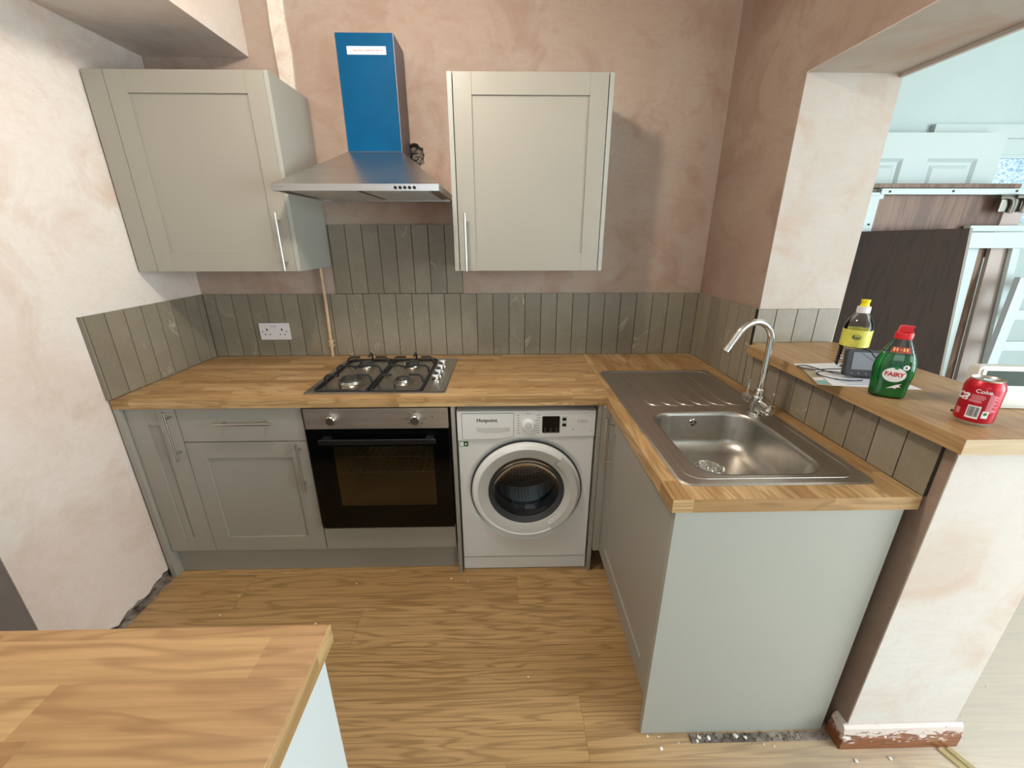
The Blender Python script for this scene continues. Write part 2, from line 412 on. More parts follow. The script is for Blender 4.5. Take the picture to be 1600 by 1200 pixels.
# rough debris inside the hole
hb = BM()
for k in range(26):
    a = random.uniform(0, 2*pi); q = random.uniform(0, .045); s = random.uniform(.006, .014)
    t = bmesh.new(); bmesh.ops.create_icosphere(t, subdivisions=1, radius=s)
    for v in t.verts: v.co *= random.uniform(.7, 1.3)
    merge(hb, t, Matrix.Translation((-.152+q*cos(a), .047-random.uniform(0, .012), 1.903+q*sin(a))))
o = obj('broken_plaster', hb, M_mason); o['kind'] = 'stuff'; tag(o, 'rough broken rubble inside the hole in the pink wall beside the hood chimney', 'rubble')
# left wall: plaster with a ragged lower edge over a dark gap
poly = [(.01, 0), (.01, ZC), (-1.157, ZC), (-1.157, .03)]
y = -1.157; jag = []
yy = -1.12
while yy < -.62:
    jag.append((yy, .028+random.uniform(-.014, .018)+.02*max(0, (yy+.9)/.3 if yy > -.9 else 0))); yy += random.uniform(.012, .03)
poly += jag+[(-.60, 0)]
struct('wall_left', prism(BM(), poly, XL, XL-.02, 'x'), M_plL)
struct('wall_left_masonry', box(box(BM(), XL-.15, XL-.02, -1.157, .2, 0, ZC), XL-.15, XL-.10, -4.2, -2.05, 0, ZC), M_mason)
struct('wall_left_rear', box(BM(), XL-.10, XL, -4.2, -2.05, 0, ZC), M_plL)
struct('wall_left_lintel', box(BM(), XL-.15, XL, -2.05, -1.157, 2.05, ZC), M_plL)
d1 = struct('door_1', box(BM(), XL-.050, XL-.004, -2.05, -1.1575, .004, 2.05, .002), M_doorgrey)
tag(d1, 'dark grey door leaf at the end of the left plaster wall', 'door')
gb = BM(); box(gb, XL-.02, XL+.022, -1.157, -.67, -.001, .0025)
struct('trim_3', gb, M_mason)
# right wall: pier, head over the opening
rw = BM()
box(rw, XR, XF, YO, .05, 0, ZC)
box(rw, XR, XF, -4.2, YO, 2.075, ZC)
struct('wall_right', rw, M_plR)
# dry light lining of the reveal (faces the camera) and of the head's underside
lin = BM(); box(lin, XR+.001, XF-.001, YO-.004, YO+.002, 1.06, 2.075)
struct('trim_4', lin, M_plV)
lin = BM(); box(lin, XR+.001, XF-.001, -4.2, YO-.004, 2.071, 2.078)
struct('trim_5', lin, M_plV)
struct('trim_8', box(BM(), XF-.014, XF, -4.2, YO-.004, 2.058, 2.071, .001), M_plE)
struct('wall_partition', box(BM(), XR, XF, YE+.003, YO, 0, 1.069), M_plR)
struct('wall_partition_end', box(BM(), XR+.002, XF, YE, YE+.004, 0, 1.069, .001), M_plE)
# boxing under the ceiling on the left, pipe chase
struct('trim_1', box(BM(), XL, -.85, -4.2, .01, 2.29, ZC, .003), M_plL)
tc = BM(); prism(tc, [(-.727, 1.95), (-.722, 2.2), (-.728, 2.4), (-.722, ZC), (-.656, ZC), (-.660, 2.45), (-.652, 2.3), (-.664, 2.1), (-.662, 1.95)], .012, -.006, 'y', .003)
struct('trim_2', tc, M_trimw)
# rear walls (behind the camera), adjoining room
rr = BM()
box(rr, -2.6, 5.2, -4.3, -4.2, 0, .55); box(rr, -2.6, 5.2, -4.3, -4.2, 2.35, ZC)
for a, b in ((-2.6, -.9), (.7, 2.1), (4.1, 5.2)): box(rr, a, b, -4.3, -4.2, .55, 2.35)
struct('wall_rear', rr, M_white)
struct('wall_far_back', box(BM(), XF, 5.2, -.11, .04, 0, ZC), M_white)
struct('wall_far_right', box(box(box(box(BM(), 4.1, 4.2, -1.8, .04, 0, ZC), 4.1, 4.2, -4.3, -3.7, 0, ZC), 4.1, 4.2, -3.7, -1.8, 0, .6), 4.1, 4.2, -3.7, -1.8, 2.3, ZC), M_white)
struct('wall_hall', box(BM(), -2.7, -2.6, -4.3, .2, 0, ZC), M_plL)
fz = BM(); box(fz, 2.24, 3.6, -.135, -.11, 1.955, 2.012, .002); box(fz, 2.55, 3.6, -.13, -.11, 1.89, 1.955, .002)
struct('trim_6', fz, M_bedwhite)
# frosted window at the right of the far wall
fg, nt, p = newmat('frosted_window_glass')
v = objco(nt); n = noise(nt, mapping(nt, v, (1, 1, 1.6)), 60, 3, .6, 1.0)
nt.links.new(ramp(nt, n, [(.35, srgb(120, 160, 190)), (.5, srgb(190, 215, 230)), (.65, srgb(235, 245, 250))]), p.inputs['Base Color'])
p.inputs['Roughness'].default_value = .25; bump(nt, p, n, .6, .004)
wi = struct('window_1', box(box(box(BM(), 2.57, 3.3, -.128, -.112, 1.875, 1.90), 2.57, 2.60, -.128, -.112, 1.6, 1.875), 3.27, 3.3, -.128, -.112, 1.6, 1.875), M_bedwhite)
wg = obj('window_glass', box(BM(), 2.60, 3.27, -.120, -.113, 1.6, 1.875), fg, wi)
# skirting round the end of the half wall
sk = BM()
prof = [(0, 0), (.018, 0), (.018, .048), (.014, .054), (.016, .06), (.012, .085), (.004, .094), (0, .094)]
prism(sk, [(YE-p_, z) for p_, z in prof], XR-.016, XF+.018, 'x')
prism(sk, [(XR-p_, z) for p_, z in prof], YE, -1.362, 'y')
struct('baseboard_right', sk, M_skirt)

# ------------------------------------------------------------------ rubble in the gap beside the end panel
gap = struct('trim_7', box(BM(), .87, 1.33, -1.392, -1.366, -.002, .0015), M_mason)
rub = BM()
def chip(bm, x, y, z, s, fl=.6):
    t = bmesh.new(); bmesh.ops.create_icosphere(t, subdivisions=1, radius=s)
    for v in t.verts: v.co = Vector((v.co.x*random.uniform(.7, 1.3), v.co.y*random.uniform(.7, 1.3), v.co.z*fl))
    merge(bm, t, Matrix.Translation((x, y, z))@Matrix.Rotation(random.uniform(0, 6), 4, 'Z'))
for k in range(90): chip(rub, random.uniform(.875, 1.32), random.uniform(-1.389, -1.368), .003, random.uniform(.002, .0055))
for k in range(70): chip(rub, XL+random.uniform(-.012, .022), random.uniform(-1.0, -.68), .003, random.uniform(.002, .007))
o = obj('rubble', rub, M_mason); o['kind'] = 'stuff'; tag(o, 'grey mortar rubble in the gaps at the floor edge', 'rubble')
M_chip = simple('plaster_chip', srgb(228, 222, 212), .8)
wc = BM()
for x, y, s in ((.90, -1.378, .006), (.93, -1.380, .007), (1.02, -1.376, .008), (1.05, -1.382, .006), (.89, -1.388, .005), (.735, -1.372, .004), (.772, -1.374, .003)): chip(wc, x, y, .006, s, .5)
for x, y, s in ((.768, -1.405, .0055), (.83, -1.39, .002), (1.10, -1.40, .003), (1.13, -1.405, .003), (1.36, -1.45, .006), (1.47, -1.445, .006), (.36, -1.17, .003),
                (-.52, -.93, .005), (-.93, -.78, .003), (-.95, -.88, .004), (-.42, -.72, .004), (.02, -.70, .005), (.10, -.72, .003)): chip(wc, x, y, .002, s, .35)
for k in range(60): chip(wc, random.uniform(1.5, 2.7), random.uniform(-1.5, -.8), .001, random.uniform(.001, .004), .3)
o = obj('plaster_chips', wc, M_chip); o['kind'] = 'stuff'; tag(o, 'small white plaster chips scattered on the oak floor', 'debris')
M_brass = simple('brass_strip', srgb(206, 188, 140), .35, .5)
for i, (dx, lb) in enumerate(((0, 'slim brass coloured floor strip under the skirting end, left of the two'), (.028, 'slim brass coloured floor strip under the skirting end, right of the two'))):
    sb = BM(); prism(sb, [(1.64+dx, -1.425), (1.655+dx, -1.42), (1.73+dx, -1.60), (1.712+dx, -1.605)], .0005, .006, 'z', .001)
    tag(obj('threshold_strip', sb, M_brass), lb, 'floor strip', 'brass strips by the skirting')

# ------------------------------------------------------------------ tiles
def tiles_x(bm, edges, z0, z1, yface, th=.009, g=.0032, bk=None):
    for a, b in zip(edges, edges[1:]): box(bm, a+g/2, b-g/2, yface, yface+th, z0, z1, .0004, 1)
def edges_from(x0, x1, ref, pitch):
    e = [x0]; k = math.ceil((x0+.012-ref)/pitch)
    while ref+k*pitch < x1-.012: e.append(ref+k*pitch); k += 1
    return e+[x1]
t = thing('tile_splashback', 'long run of brown stone brick tiles on the back wall behind the hob', 'splashback', (0, 0, .91))
bm = BM(); tiles_x(bm, edges_from(-1.313, 1.336, 1.261, .0866), .911, 1.2478, 0)
obj('lower_tiles', bm, M_tile, t)
bm = BM(); tiles_x(bm, [-.606+.0838*k for k in range(9)], 1.2505, 1.592, 0)
obj('upper_tiles', bm, M_tile, t)
bm = BM(); box(bm, -1.313, 1.336, .0012, .0095, .91, 1.247); box(bm, -.606, .064, .0012, .0095, 1.247, 1.591)
obj('grout', bm, M_grout, t)
def side_tiles(name, label, X, sgn, parts):
    t = thing(name, label, 'splashback', (X, parts[0][0], .91))
    bm = BM(); gm = BM()
    for y0, y1, ref, pitch, z0, z1 in parts:
        e = edges_from(y0, y1, ref, pitch)
        for a, b in zip(e, e[1:]): box(bm, min(X, X+sgn*.009), max(X, X+sgn*.009), a+.0017, b-.0017, z0, z1, .0004, 1)
        box(gm, min(X+sgn*.0012, X+sgn*.0095), max(X+sgn*.0012, X+sgn*.0095), y0, y1, z0, z1-.001)
    obj('tiles', bm, M_tile, t); obj('grout', gm, M_grout, t); return t
t = side_tiles('tile_splashback', 'short run of grey stone brick tiles on the pale left wall', -1.313, -1, [(-.664, -.001, -.664+.013, .0866, .911, 1.2478)])
bm = BM(); box(bm, -1.3225, -1.311, -.668, -.664, .911, 1.2485); obj('edge_strip', bm, M_edge, t)
side_tiles('tile_splashback', 'brown stone brick tiles on the right wall running down the half wall behind the sink', 1.336, 1,
           [(-.534, -.001, -.001-.06, .0866, .911, 1.2478), (-1.371, -.536, -1.283, .0868, .911, 1.066)])
t = thing('tile_splashback', 'four brown stone tiles across the pier above the oak ledge end', 'splashback', (1.35, -.545, 1.11))
bm = BM(); tiles_x(bm, [1.337, 1.415, 1.502, 1.590, 1.680], 1.1085, 1.2478, -.5495)
obj('tiles', bm, M_tile, t)
bm = BM(); box(bm, 1.337, 1.679, -.5483, -.5395, 1.1085, 1.2470); obj('grout', bm, M_grout, t)

# ------------------------------------------------------------------ worktops
WT, WB = .910, .872
wo = prism(BM(), [(-1.312, -.001), (.7195, -.001), (.7195, -.666), (-1.312, -.666)], WB, WT, 'z', .0025)
tag(obj('oak_worktop', wo, M_wtx), 'long oak block worktop along the back wall carrying the hob', 'worktop')
sinkhole = rrect(.775, 1.245, -1.29, -.345, .03, 3)
wo = prism_hole(BM(), [(.7202, -.001), (1.335, -.001), (1.335, -1.371), (.700, -1.371), (.700, -.666), (.7202, -.666)], [sinkhole], WB, WT, 'z')
wt2 = tag(obj('oak_worktop', wo, M_wty), 'oak block worktop of the short right run with the sink let into it', 'worktop')
obj('edge_band', box(BM(), .700, 1.335, -1.3722, -1.3708, WB, WT-.0003), M_wtx, wt2)
wo = prism(BM(), [(-1.30, -1.705), (-.02, -1.705), (-.02, -2.42), (-1.30, -2.42)], WB, WT, 'z', .0025)
wt3 = tag(obj('oak_worktop', wo, M_wtp), 'oak block worktop in the left foreground with its corner over the floor', 'worktop')
obj('edge_band', box(BM(), -.0205, -.0188, -2.42, -1.705, WB, WT-.0003), M_wty, wt3)
lo = prism(BM(), [(1.3365, -.551), (1.690, -.551), (1.690, -1.443), (1.295, -1.443), (1.295, -.592), (1.3365, -.592)], 1.0695, 1.108, 'z', .0025)
lg = tag(obj('oak_ledge', lo, M_led), 'oak ledge capping the half wall above the sink', 'ledge')
obj('edge_band', box(BM(), 1.295, 1.690, -1.4442, -1.4426, 1.0695, 1.1077), M_ledx, lg)

# ------------------------------------------------------------------ cabinet makers
def bar_handle(name, parent, p0, p1, out, r=.0055, inset=.032, drop=.032):
    """bar between p0 and p1; out = vector towards the door"""
    bm = BM(); p0 = Vector(p0); p1 = Vector(p1); d = (p1-p0).normalized()
    tube(bm, [p0, p1], r, 14)
    for q in (p0+d*inset, p1-d*inset): tube(bm, [q, q+Vector(out)*drop], r*.75, 10)
    return obj(name, bm, M_satin, parent)
def shaker(bm, u0, u1, z0, z1, face, th=.020, st=.072, rail=.076, rec=.007, axis='y', st2=None):
    """door with raised frame and recessed panel. axis y: looks to -Y, face = front y; axis x: looks to -X"""
    def B(a, b, c, d, f0, f1, bev):
        if axis == 'y': box(bm, a, b, f0, f1, c, d, bev)
        else: box(bm, f0, f1, a, b, c, d, bev)
    s2 = st2 or st
    B(u0, u0+st, z0, z1, face, face+th, .0012); B(u1-s2, u1, z0, z1, face, face+th, .0012)
    B(u0+st+.0002, u1-s2-.0002, z0, z0+rail, face, face+th, .0010); B(u0+st+.0002, u1-s2-.0002, z1-rail, z1, face, face+th, .0010)
    B(u0+st-.001, u1-s2+.001, z0+rail-.001, z1-rail+.001, face+rec, face+th-.001, 0)
    return bm

# wall cabinets ----------------------------------------------------
Z0, Z1 = 1.390, 2.131
t = thing('wall_cabinet', 'grey shaker wall cabinet in the left corner beside the hood', 'cabinet', (-.96, 0, Z0))
cb = BM(); box(cb, -1.232, -.632, -.32, -.002, Z0+.002, Z1-.002)
obj('carcass', cb, M_grey_in, t)
d = obj('door', shaker(BM(), -1.231, -.631, Z0, Z1, -.343), M_grey, t)
bar_handle('handle', d, (-.665, -.376, 1.395), (-.665, -.376, 1.628), (0, 1, 0), drop=.033)
obj('side_panel', box(BM(), -.630, -.612, -.343, -.001, Z0, Z1, .001), M_panel, t)
obj('filler_strip', box(BM(), -1.3125, -1.2335, -.343, -.325, Z0, Z1, .001), M_grey, t)
t = thing('wall_cabinet', 'grey shaker wall cabinet right of the hood on the pink wall', 'cabinet', (.39, 0, Z0))
obj('carcass', box(BM(), .086, .698, -.32, -.002, Z0+.002, Z1-.002), M_grey_in, t)
d = obj('door', shaker(BM(), .089, .697, Z0, Z1, -.343), M_grey, t)
bar_handle('handle', d, (.119, -.376, 1.392), (.119, -.376, 1.627), (0, 1, 0), drop=.033)
obj('side_panel', box(BM(), .0665, .0855, -.343, -.001, Z0, Z1, .001), M_panel, t)
obj('side_panel', box(BM(), .7005, .7175, -.343, -.001, Z0, Z1, .001), M_panel, t)

# base cabinets ----------------------------------------------------
F = -.646; BZ0, BZ1 = .140, .866
t = thing('base_cabinet', 'narrow grey pull-out cabinet at the left wall end of the run', 'cabinet', (-1.19, -.3, 0))
obj('carcass', box(BM(), -1.289, -1.085, -.62, -.01, BZ0, WB-.002), M_grey_in, t)
d = obj('door', shaker(BM(), -1.288, -1.0845, BZ0, BZ1, F, st=.078, rail=.074), M_grey, t)
bar_handle('handle', d, (-1.104, F-.034, .862), (-1.104, F-.034, .638), (0, 1, 0), drop=.034)
tag(obj('end_panel', box(BM(), -1.3125, -1.2905, -.664, -.005, 0.001, WB-.0005, .001), M_grey), 'grey upright end panel against the left plaster wall', 'panel')
t = thing('base_cabinet', 'grey base cabinet with one drawer over a shaker door, left of the oven', 'cabinet', (-.83, -.3, 0))
obj('carcass', box(BM(), -1.082, -.566, -.62, -.01, BZ0, WB-.002), M_grey_in, t)
d = obj('drawer', box(BM(), -1.081, -.5665, F, F+.02, .713, BZ1, .0012), M_grey, t)
bar_handle('handle', d, (-.918, F-.034, .806), (-.683, F-.034, .806), (0, 1, 0), drop=.034)
d = obj('door', shaker(BM(), -1.081, -.5665, BZ0, .709, F, st=.074, rail=.076), M_grey, t)
bar_handle('handle', d, (-.598, F-.034, .71), (-.598, F-.034, .478), (0, 1, 0), drop=.034)
# oven housing
t = thing('oven_housing', 'grey housing cabinet around the built-in oven', 'cabinet', (-.255, -.3, 0))
hc = BM(); box(hc, -.563, -.5535, -.62, -.01, BZ0, WB-.002); box(hc, .046, .0555, -.62, -.01, BZ0, WB-.002); box(hc, -.553, .0455, -.62, -.01, BZ0, BZ0+.018)
obj('carcass', hc, M_grey_in, t)
obj('filler_panel', box(BM(), -.5625, .0465, F, F+.02, BZ0, .262, .0012), M_grey, t)
tag(obj('plinth', box(BM(), -1.2898, .0555, -.618, -.602, .001, .1395, .001), M_grey), 'long grey plinth board under the back run of cabinets', 'plinth')
tag(obj('support_panel', box(BM(), .0565, .0715, -.663, -.005, .001, WB-.0005, .001), M_grey), 'grey upright panel between the oven and the washing machine', 'panel')
tag(obj('support_panel', box(BM(), .6735, .6890, -.663, -.005, .001, WB-.0005, .001), M_grey), 'grey upright panel between the washing machine and the sink cabinet', 'panel')

# oven -------------------------------------------------------------
t = thing('oven', 'built-in single oven with black glass door and steel control strip', 'oven', (-.254, -.64, .27))
ox0, ox1, OF = -.551, .044, -.668
body = BM()
box(body, ox0+.02, ox0+.03, -.63, -.1, .285, .86); box(body, ox1-.03, ox1-.02, -.63, -.1, .285, .86)
box(body, ox0+.02, ox1-.02, -.63, -.1, .280, .29); box(body, ox0+.02, ox1-.02, -.63, -.1, .76, .862)
box(body, ox0+.02, ox1-.02, -.11, -.1, .28, .86)
obj('body', body, M_dark, t)
cav = BM()
box(cav, ox0+.075, ox0+.08, -.62, -.2, .36, .745); box(cav, ox1-.08, ox1-.075, -.62, -.2, .36, .745)
box(cav, ox0+.075, ox1-.075, -.62, -.2, .355, .36); box(cav, ox0+.075, ox1-.075, -.62, -.2, .745, .75); box(cav, ox0+.075, ox1-.075, -.205, -.2, .36, .745)
obj('cavity', cav, M_ovin, t)
for zz in (.52, .60):
    rk = BM()
    tube(rk, [(ox0+.085, -.59, zz), (ox0+.12, -.60, zz+.006), (ox1-.12, -.60, zz+.006), (ox1-.085, -.59, zz)], .0022, 6)
    tube(rk, [(ox0+.085, -.25, zz), (ox1-.085, -.25, zz)], .0022, 6)
    for k in range(14):
        x = ox0+.11+k*(ox1-ox0-.22)/13; tube(rk, [(x, -.60, zz+.004), (x, -.25, zz)], .0014, 5)
    obj('rack', rk, M_wire, t)
obj('control_panel', box(BM(), ox0, ox1, OF+.004, -.63, .774, .866, .0015), M_oven, t)
dr = BM(); prism_hole(dr, [(ox0, .279), (ox1, .279), (ox1, .770), (ox0, .770)], [rrect(ox0+.098, ox1-.070, .392, .694, .004, 2)], OF, OF+.008, 'y')
box(dr, ox0, ox0+.05, OF+.008, -.632, .28, .768); box(dr, ox1-.05, ox1, OF+.008, -.632, .28, .768); box(dr, ox0+.05, ox1-.05, OF+.008, -.632, .28, .33); box(dr, ox0+.05, ox1-.05, OF+.008, -.632, .715, .768)
d = obj('door', dr, M_blkgl, t)
obj('window_pane', box(BM(), ox0+.096, ox1-.068, OF+.001, OF+.005, .390, .696), M_ovgl, d, 'tinted oven window pane')
hd = BM(); prism(hd, [(OF-.030, .716), (OF-.036, .722), (OF-.037, .740), (OF-.034, .744), (OF-.024, .740), (OF-.024, .722)], ox0+.06, ox1-.05, 'x', .001)
for x in (ox0+.07, ox1-.095): box(hd, x, x+.035, OF-.022, OF+.001, .715, .745, .003)
obj('handle', hd, M_blk, d, 'black bar handle')
obj('bottom_trim', box(BM(), ox0, ox1, OF+.012, -.63, .2645, .276, .001), M_dark, t)
for i, x in enumerate((-.437, -.091)):
    kb = BM(); lathe(kb, [(.0001, -.024), (.0165, -.024), (.0190, -.021), (.0200, 0)], (x, OF+.004, .820), 'y', 32)
    kn = obj('knob', kb, M_satin, t)
    pb = BM(); box(pb, x-.001, x+.001, OF-.0206, OF-.0196, .822, .834); obj('pointer', pb, M_ink, kn)
    if i == 1:
        for k in range(8):
            mk = BM()
            a = R(90+45*k) if k % 2 == 0 else R(90+45*k)
            cx, cz = x+.036*cos(a), .820+.031*sin(a)
            box(mk, cx-.005, cx+.005, OF+.0033, OF+.0042, cz-.0009, cz+.0009); obj('tick_mark', mk, M_ink, t)
        mk = BM(); lathe(mk, [(.0028, -.0008), (.0028, 0)], (x+.070, OF+.004, .827), 'y', 12)
        obj('oven_light', mk, M_ink, t)
    else:
        mk = BM(); lathe(mk, [(.006, -.0006), (.006, 0)], (x, OF+.004, .850), 'y', 14); obj('dial_marks', mk, M_inkg, t)

# hob --------------------------------------------------------------
t = thing('gas_hob', 'stainless steel gas hob with four burners on the oak worktop', 'hob', (-.27, -.345, WT))
hx0, hx1, hy0, hy1 = -.566, .030, -.611, -.088
bm = BM(); o_ = rrect(hx0, hx1, hy0, hy1, .008, 4); i_ = rrect(hx0+.010, hx1-.010, hy0+.010, hy1-.010, .006, 4); j_ = rrect(hx0+.016, hx1-.016, hy0+.016, hy1-.016, .006, 4)
rings(bm, [[(x, y, WT+.0002) for x, y in o_], [(x, y, WT+.004) for x, y in o_], [(x, y, WT+.0075) for x, y in i_], [(x, y, WT+.0045) for x, y in j_]], True, True)
obj('hob_plate', bm, M_sshob, t)
BRN = [(-.418, -.225, .036), (-.412, -.470, .050), (-.186, -.225, .036), (-.176, -.470, .027)]
for x, y, r in BRN:
    b_ = BM(); lathe(b_, [(r*1.75, WT+.0048), (r*1.7, WT+.0062), (r*1.3, WT+.004), (r*1.05, WT+.006), (r*.95, WT+.018), (r*.8, WT+.019)], (x, y, 0), 'z', 36, False, True)
    br = obj('burner', b_, M_alu, t)
    c_ = BM(); lathe(c_, [(r*.92, WT+.0192), (r*.98, WT+.021), (r*.95, WT+.026), (r*.85, WT+.028), (.001, WT+.0285)], (x, y, 0), 'z', 36)
    obj('burner_cap', c_, M_cap, br)
    s_ = BM(); tube(s_, [(x-r*1.15, y+r*.4, WT+.004), (x-r*1.15, y+r*.4, WT+.022)], .0022, 8); obj('spark_pin', s_, M_chip, br)
GZ = WT+.045
def grate(x0, x1, arch_right):
    bm = BM(); r = .0056; y0, y1 = -.592, -.125
    pass; base = [(x0, y1, WT+.010), (x0, y0, WT+.010), (x1, y0, WT+.010), (x1, y1, WT+.010)]
    tube(bm, [(x, y, z) for (x, y), z in zip(rrect(x0, x1, y0, y1, .02, 4), [WT+.010]*99)], r, 8, True)
    for yb in (-.200, -.345, -.490):   # arched cross bars
        m = [(x0+.006, yb, WT+.010), (x0+.010, yb, GZ-.012), (x0+.024, yb, GZ), (x0+.07, yb, GZ)]
        n = [(x1-.07, yb, GZ), (x1-.024, yb, GZ), (x1-.010, yb, GZ-.012), (x1-.006, yb, WT+.010)]
        if yb == -.345: tube(bm, m+[((x0+x1)/2-.02, yb, GZ-.006), ((x0+x1)/2+.02, yb, GZ-.006)]+n, r, 8)
        else: tube(bm, m, r, 8); tube(bm, n, r, 8)
    xm = (x0+x1)/2
    tube(bm, [(xm, y0, WT+.010), (xm, y0+.004, GZ-.01), (xm, y0+.018, GZ), (xm, y0+.065, GZ)], r*.85, 8)
    tube(bm, [(xm, y1, WT+.010), (xm, y1-.004, GZ-.01), (xm, y1-.014, GZ+.004), (xm, y1-.06, GZ)], r*.85, 8)
    tube(bm, [(xm, -.300, GZ), (xm, -.390, GZ)], r*.85, 8)
    return obj('pan_support', bm, M_iron, t)
grate(-.526, -.304, 0); grate(-.292, -.075, 1)
for y in (-.215, -.296, -.374, -.452):
    b_ = BM(); lathe(b_, [(.0205, WT+.005), (.0205, WT+.009), (.017, WT+.010), (.0155, WT+.026), (.014, WT+.028), (.001, WT+.028)], (-.032, y, 0), 'z', 28)
    kn = obj('control_knob', b_, M_chr, t)
    b_ = BM(); box(b_, -.050, -.014, y-.003, y+.003, WT+.028, WT+.033, .001); obj('grip', b_, M_chr, kn)
b_ = BM()
for k in range(2): box(b_, -.045+k*.018, -.037+k*.018, -.556, -.552, WT+.0046, WT+.0051)
obj('hob_marks', b_, M_ink, t)

# washing machine ----------------------------------------------------
t = thing('washing_machine', 'white front-loading washing machine under the worktop', 'washing machine', (.3715, -.35, 0))
wx0, wx1, WF = .0765, .6685, -.643
cx, cz, CR = .3755, .450, .240
b_ = BM()
corner = [math.atan2(z_-cz, x_-cx) % (2*pi) for x_, z_ in ((wx0, .075), (wx1, .075), (wx1, .842), (wx0, .842))]
angs = sorted(set([2*pi*k/72 for k in range(72)]+corner))
outer = []
for a in angs:
    c, s = cos(a), sin(a); tt = 1e9
    if c > 1e-9: tt = min(tt, (wx1-cx)/c)
    if c < -1e-9: tt = min(tt, (wx0-cx)/c)
    if s > 1e-9: tt = min(tt, (.842-cz)/s)
    if s < -1e-9: tt = min(tt, (.075-cz)/s)
    outer.append((cx+tt*c, WF, cz+tt*s))
def circ(r, y): return [(cx+r*cos(a), y, cz+r*sin(a)) for a in angs]
rings(b_, [[(p[0], -.06, p[2]) for p in outer], [(p[0], WF+.008, p[2]) for p in outer],
           [(cx+(p[0]-cx)*.985, WF, cz+(p[2]-cz)*.988) for p in outer], circ(CR*1.13, WF), circ(CR*1.03, WF+.012), circ(CR*.80, WF+.012), circ(CR*.80, WF+.018)], True, False)
obj('body', b_, M_wm, t, angle=24)
obj('kick_panel', box(BM(), wx0+.001, wx1-.001, WF+.003, WF+.03, .004, .072, .002), M_wm, t)
b_ = BM()  # control fascia with the stepped lower edge
prism(b_, [(wx0+.002, .706), (.258, .706), (.285, .710), (.330, .722), (wx1-.002, .722), (wx1-.002, .843), (wx0+.002, .843)], WF-.006, WF+.003, 'y', .0015)
obj('control_fascia', b_, M_wm, t)
b_ = BM(); prism(b_, [(wx0+.002, .7042), (.2585, .7042), (.2857, .7082), (.3305, .7202), (wx1-.002, .7202), (wx1-.002, .80), (wx0+.002, .80)], WF-.0004, WF+.003, 'y'); obj('fascia_gap', b_, M_inkg, t)
b_ = BM(); prism(b_, [(.0985, .712), (.2624, .712), (.3195, .7256), (.3195, .8345), (.0985, .8345)], WF-.0064, WF-.0060, 'y'); obj('drawer_gap', b_, M_rub, t)
b_ = BM(); prism(b_, [(.100, .7135), (.262, .7135), (.318, .727), (.318, .833), (.100, .833)], WF-.0085, WF-.006, 'y', .001)
dw = obj('detergent_drawer', b_, M_wm, t)
b_ = BM(); prism(b_, [(.155, .768), (.302, .768), (.302, .752), (.27, .747), (.20, .744), (.165, .750)], WF-.0092, WF-.0086, 'y'); obj('grip_recess', b_, M_wmg, dw, 'grey finger recess')
obj('wordmark', on_front(text_bm('Hotpoint', .0235, bold=.0004), .205, WF-.0087, .802), M_ink, dw, 'black Hotpoint lettering')
b_ = BM(); lathe(b_, [(.0275, 0), (.027, -.010), (.0235, -.016), (.001, -.0165)], (.380, WF-.006, .779), 'y', 40)
dl = obj('program_dial', b_, M_wm2, t)
b_ = BM(); lathe(b_, [(.016, 0), (.016, -.002), (.001, -.0022)], (.380, WF-.0225, .779), 'y', 30); obj('dial_centre', b_, M_wmg, dl)
b_ = BM(); prism(b_, rrect(.440, .514, .742, .818, .002, 2), WF-.0085, WF-.006, 'y'); dp = obj('display', b_, M_blkgl, t, 'black square display window')
b_ = BM()
for k in range(3):
    for q in range(2): box(b_, .448+k*.024, .456+k*.024, WF-.0090, WF-.0086, .7495+q*.011, .7515+q*.011)
obj('display_icons', b_, M_inkg, dp)
for z_ in (.797, .771):
    b_ = BM(); box(b_, .525, .542, WF-.0085, WF-.006, z_, z_+.013, .0008); obj('button', b_, M_blk, t, 'small black button')
b_ = BM(); random.seed(3)
for s_, x_ in ((0, .339), (1, .407)):
    for k in range(8):
        w_ = random.uniform(.008, .014) if s_ == 0 else random.uniform(.012, .022); z_ = .823-k*.0118
        x1_ = x_ if s_ == 0 else x_+.023-w_
        box(b_, x1_-(.006 if s_ == 0 else 0), x1_-(.006 if s_ == 0 else 0)+w_, WF-.0066, WF-.0060, z_-.0011, z_+.0011)
box(b_, .372, .388, WF-.0066, WF-.006, .829, .8312); obj('program_legend', b_, M_inkg, t); b_ = BM()
for z_ in (.812, .787): box(b_, .525, .545, WF-.0066, WF-.006, z_+.0015, z_+.003)
obj('button_legend', b_, M_inkg, t); b_ = BM()
for z_ in (.797, .789):
    box(b_, .592, .597, WF-.0066, WF-.006, z_, z_+.0030); box(b_, .602, .632, WF-.0066, WF-.006, z_+.0006, z_+.0022)
box(b_, .571, .576, WF-.0066, WF-.006, .753, .758); box(b_, .645, .651, WF-.0066, WF-.006, .748, .750)
obj('printed_legends', b_, M_inkg, t)
b_ = BM(); box(b_, .0845, .122, WF-.0006, WF+.0002, .676, .7005); st = obj('energy_sticker', b_, simple('sticker_green', srgb(96, 150, 60), .5), t, 'small green and white energy sticker')
b_ = BM(); box(b_, .0865, .102, WF-.0010, WF-.0007, .6785, .698); obj('sticker_field', b_, M_lbl, st)
b_ = BM(); box(b_, .104, .120, WF-.0010, WF-.0007, .6785, .698); obj('sticker_square', b_, simple('sticker_dark_green', srgb(30, 62, 30), .5), st)
b_ = BM(); prism(b_, [(.108, .684), (.116, .684), (.116, .689), (.112, .6935), (.108, .689)], WF-.0014, WF-.0011, 'y'); obj('sticker_symbol', b_, M_lbl, st)
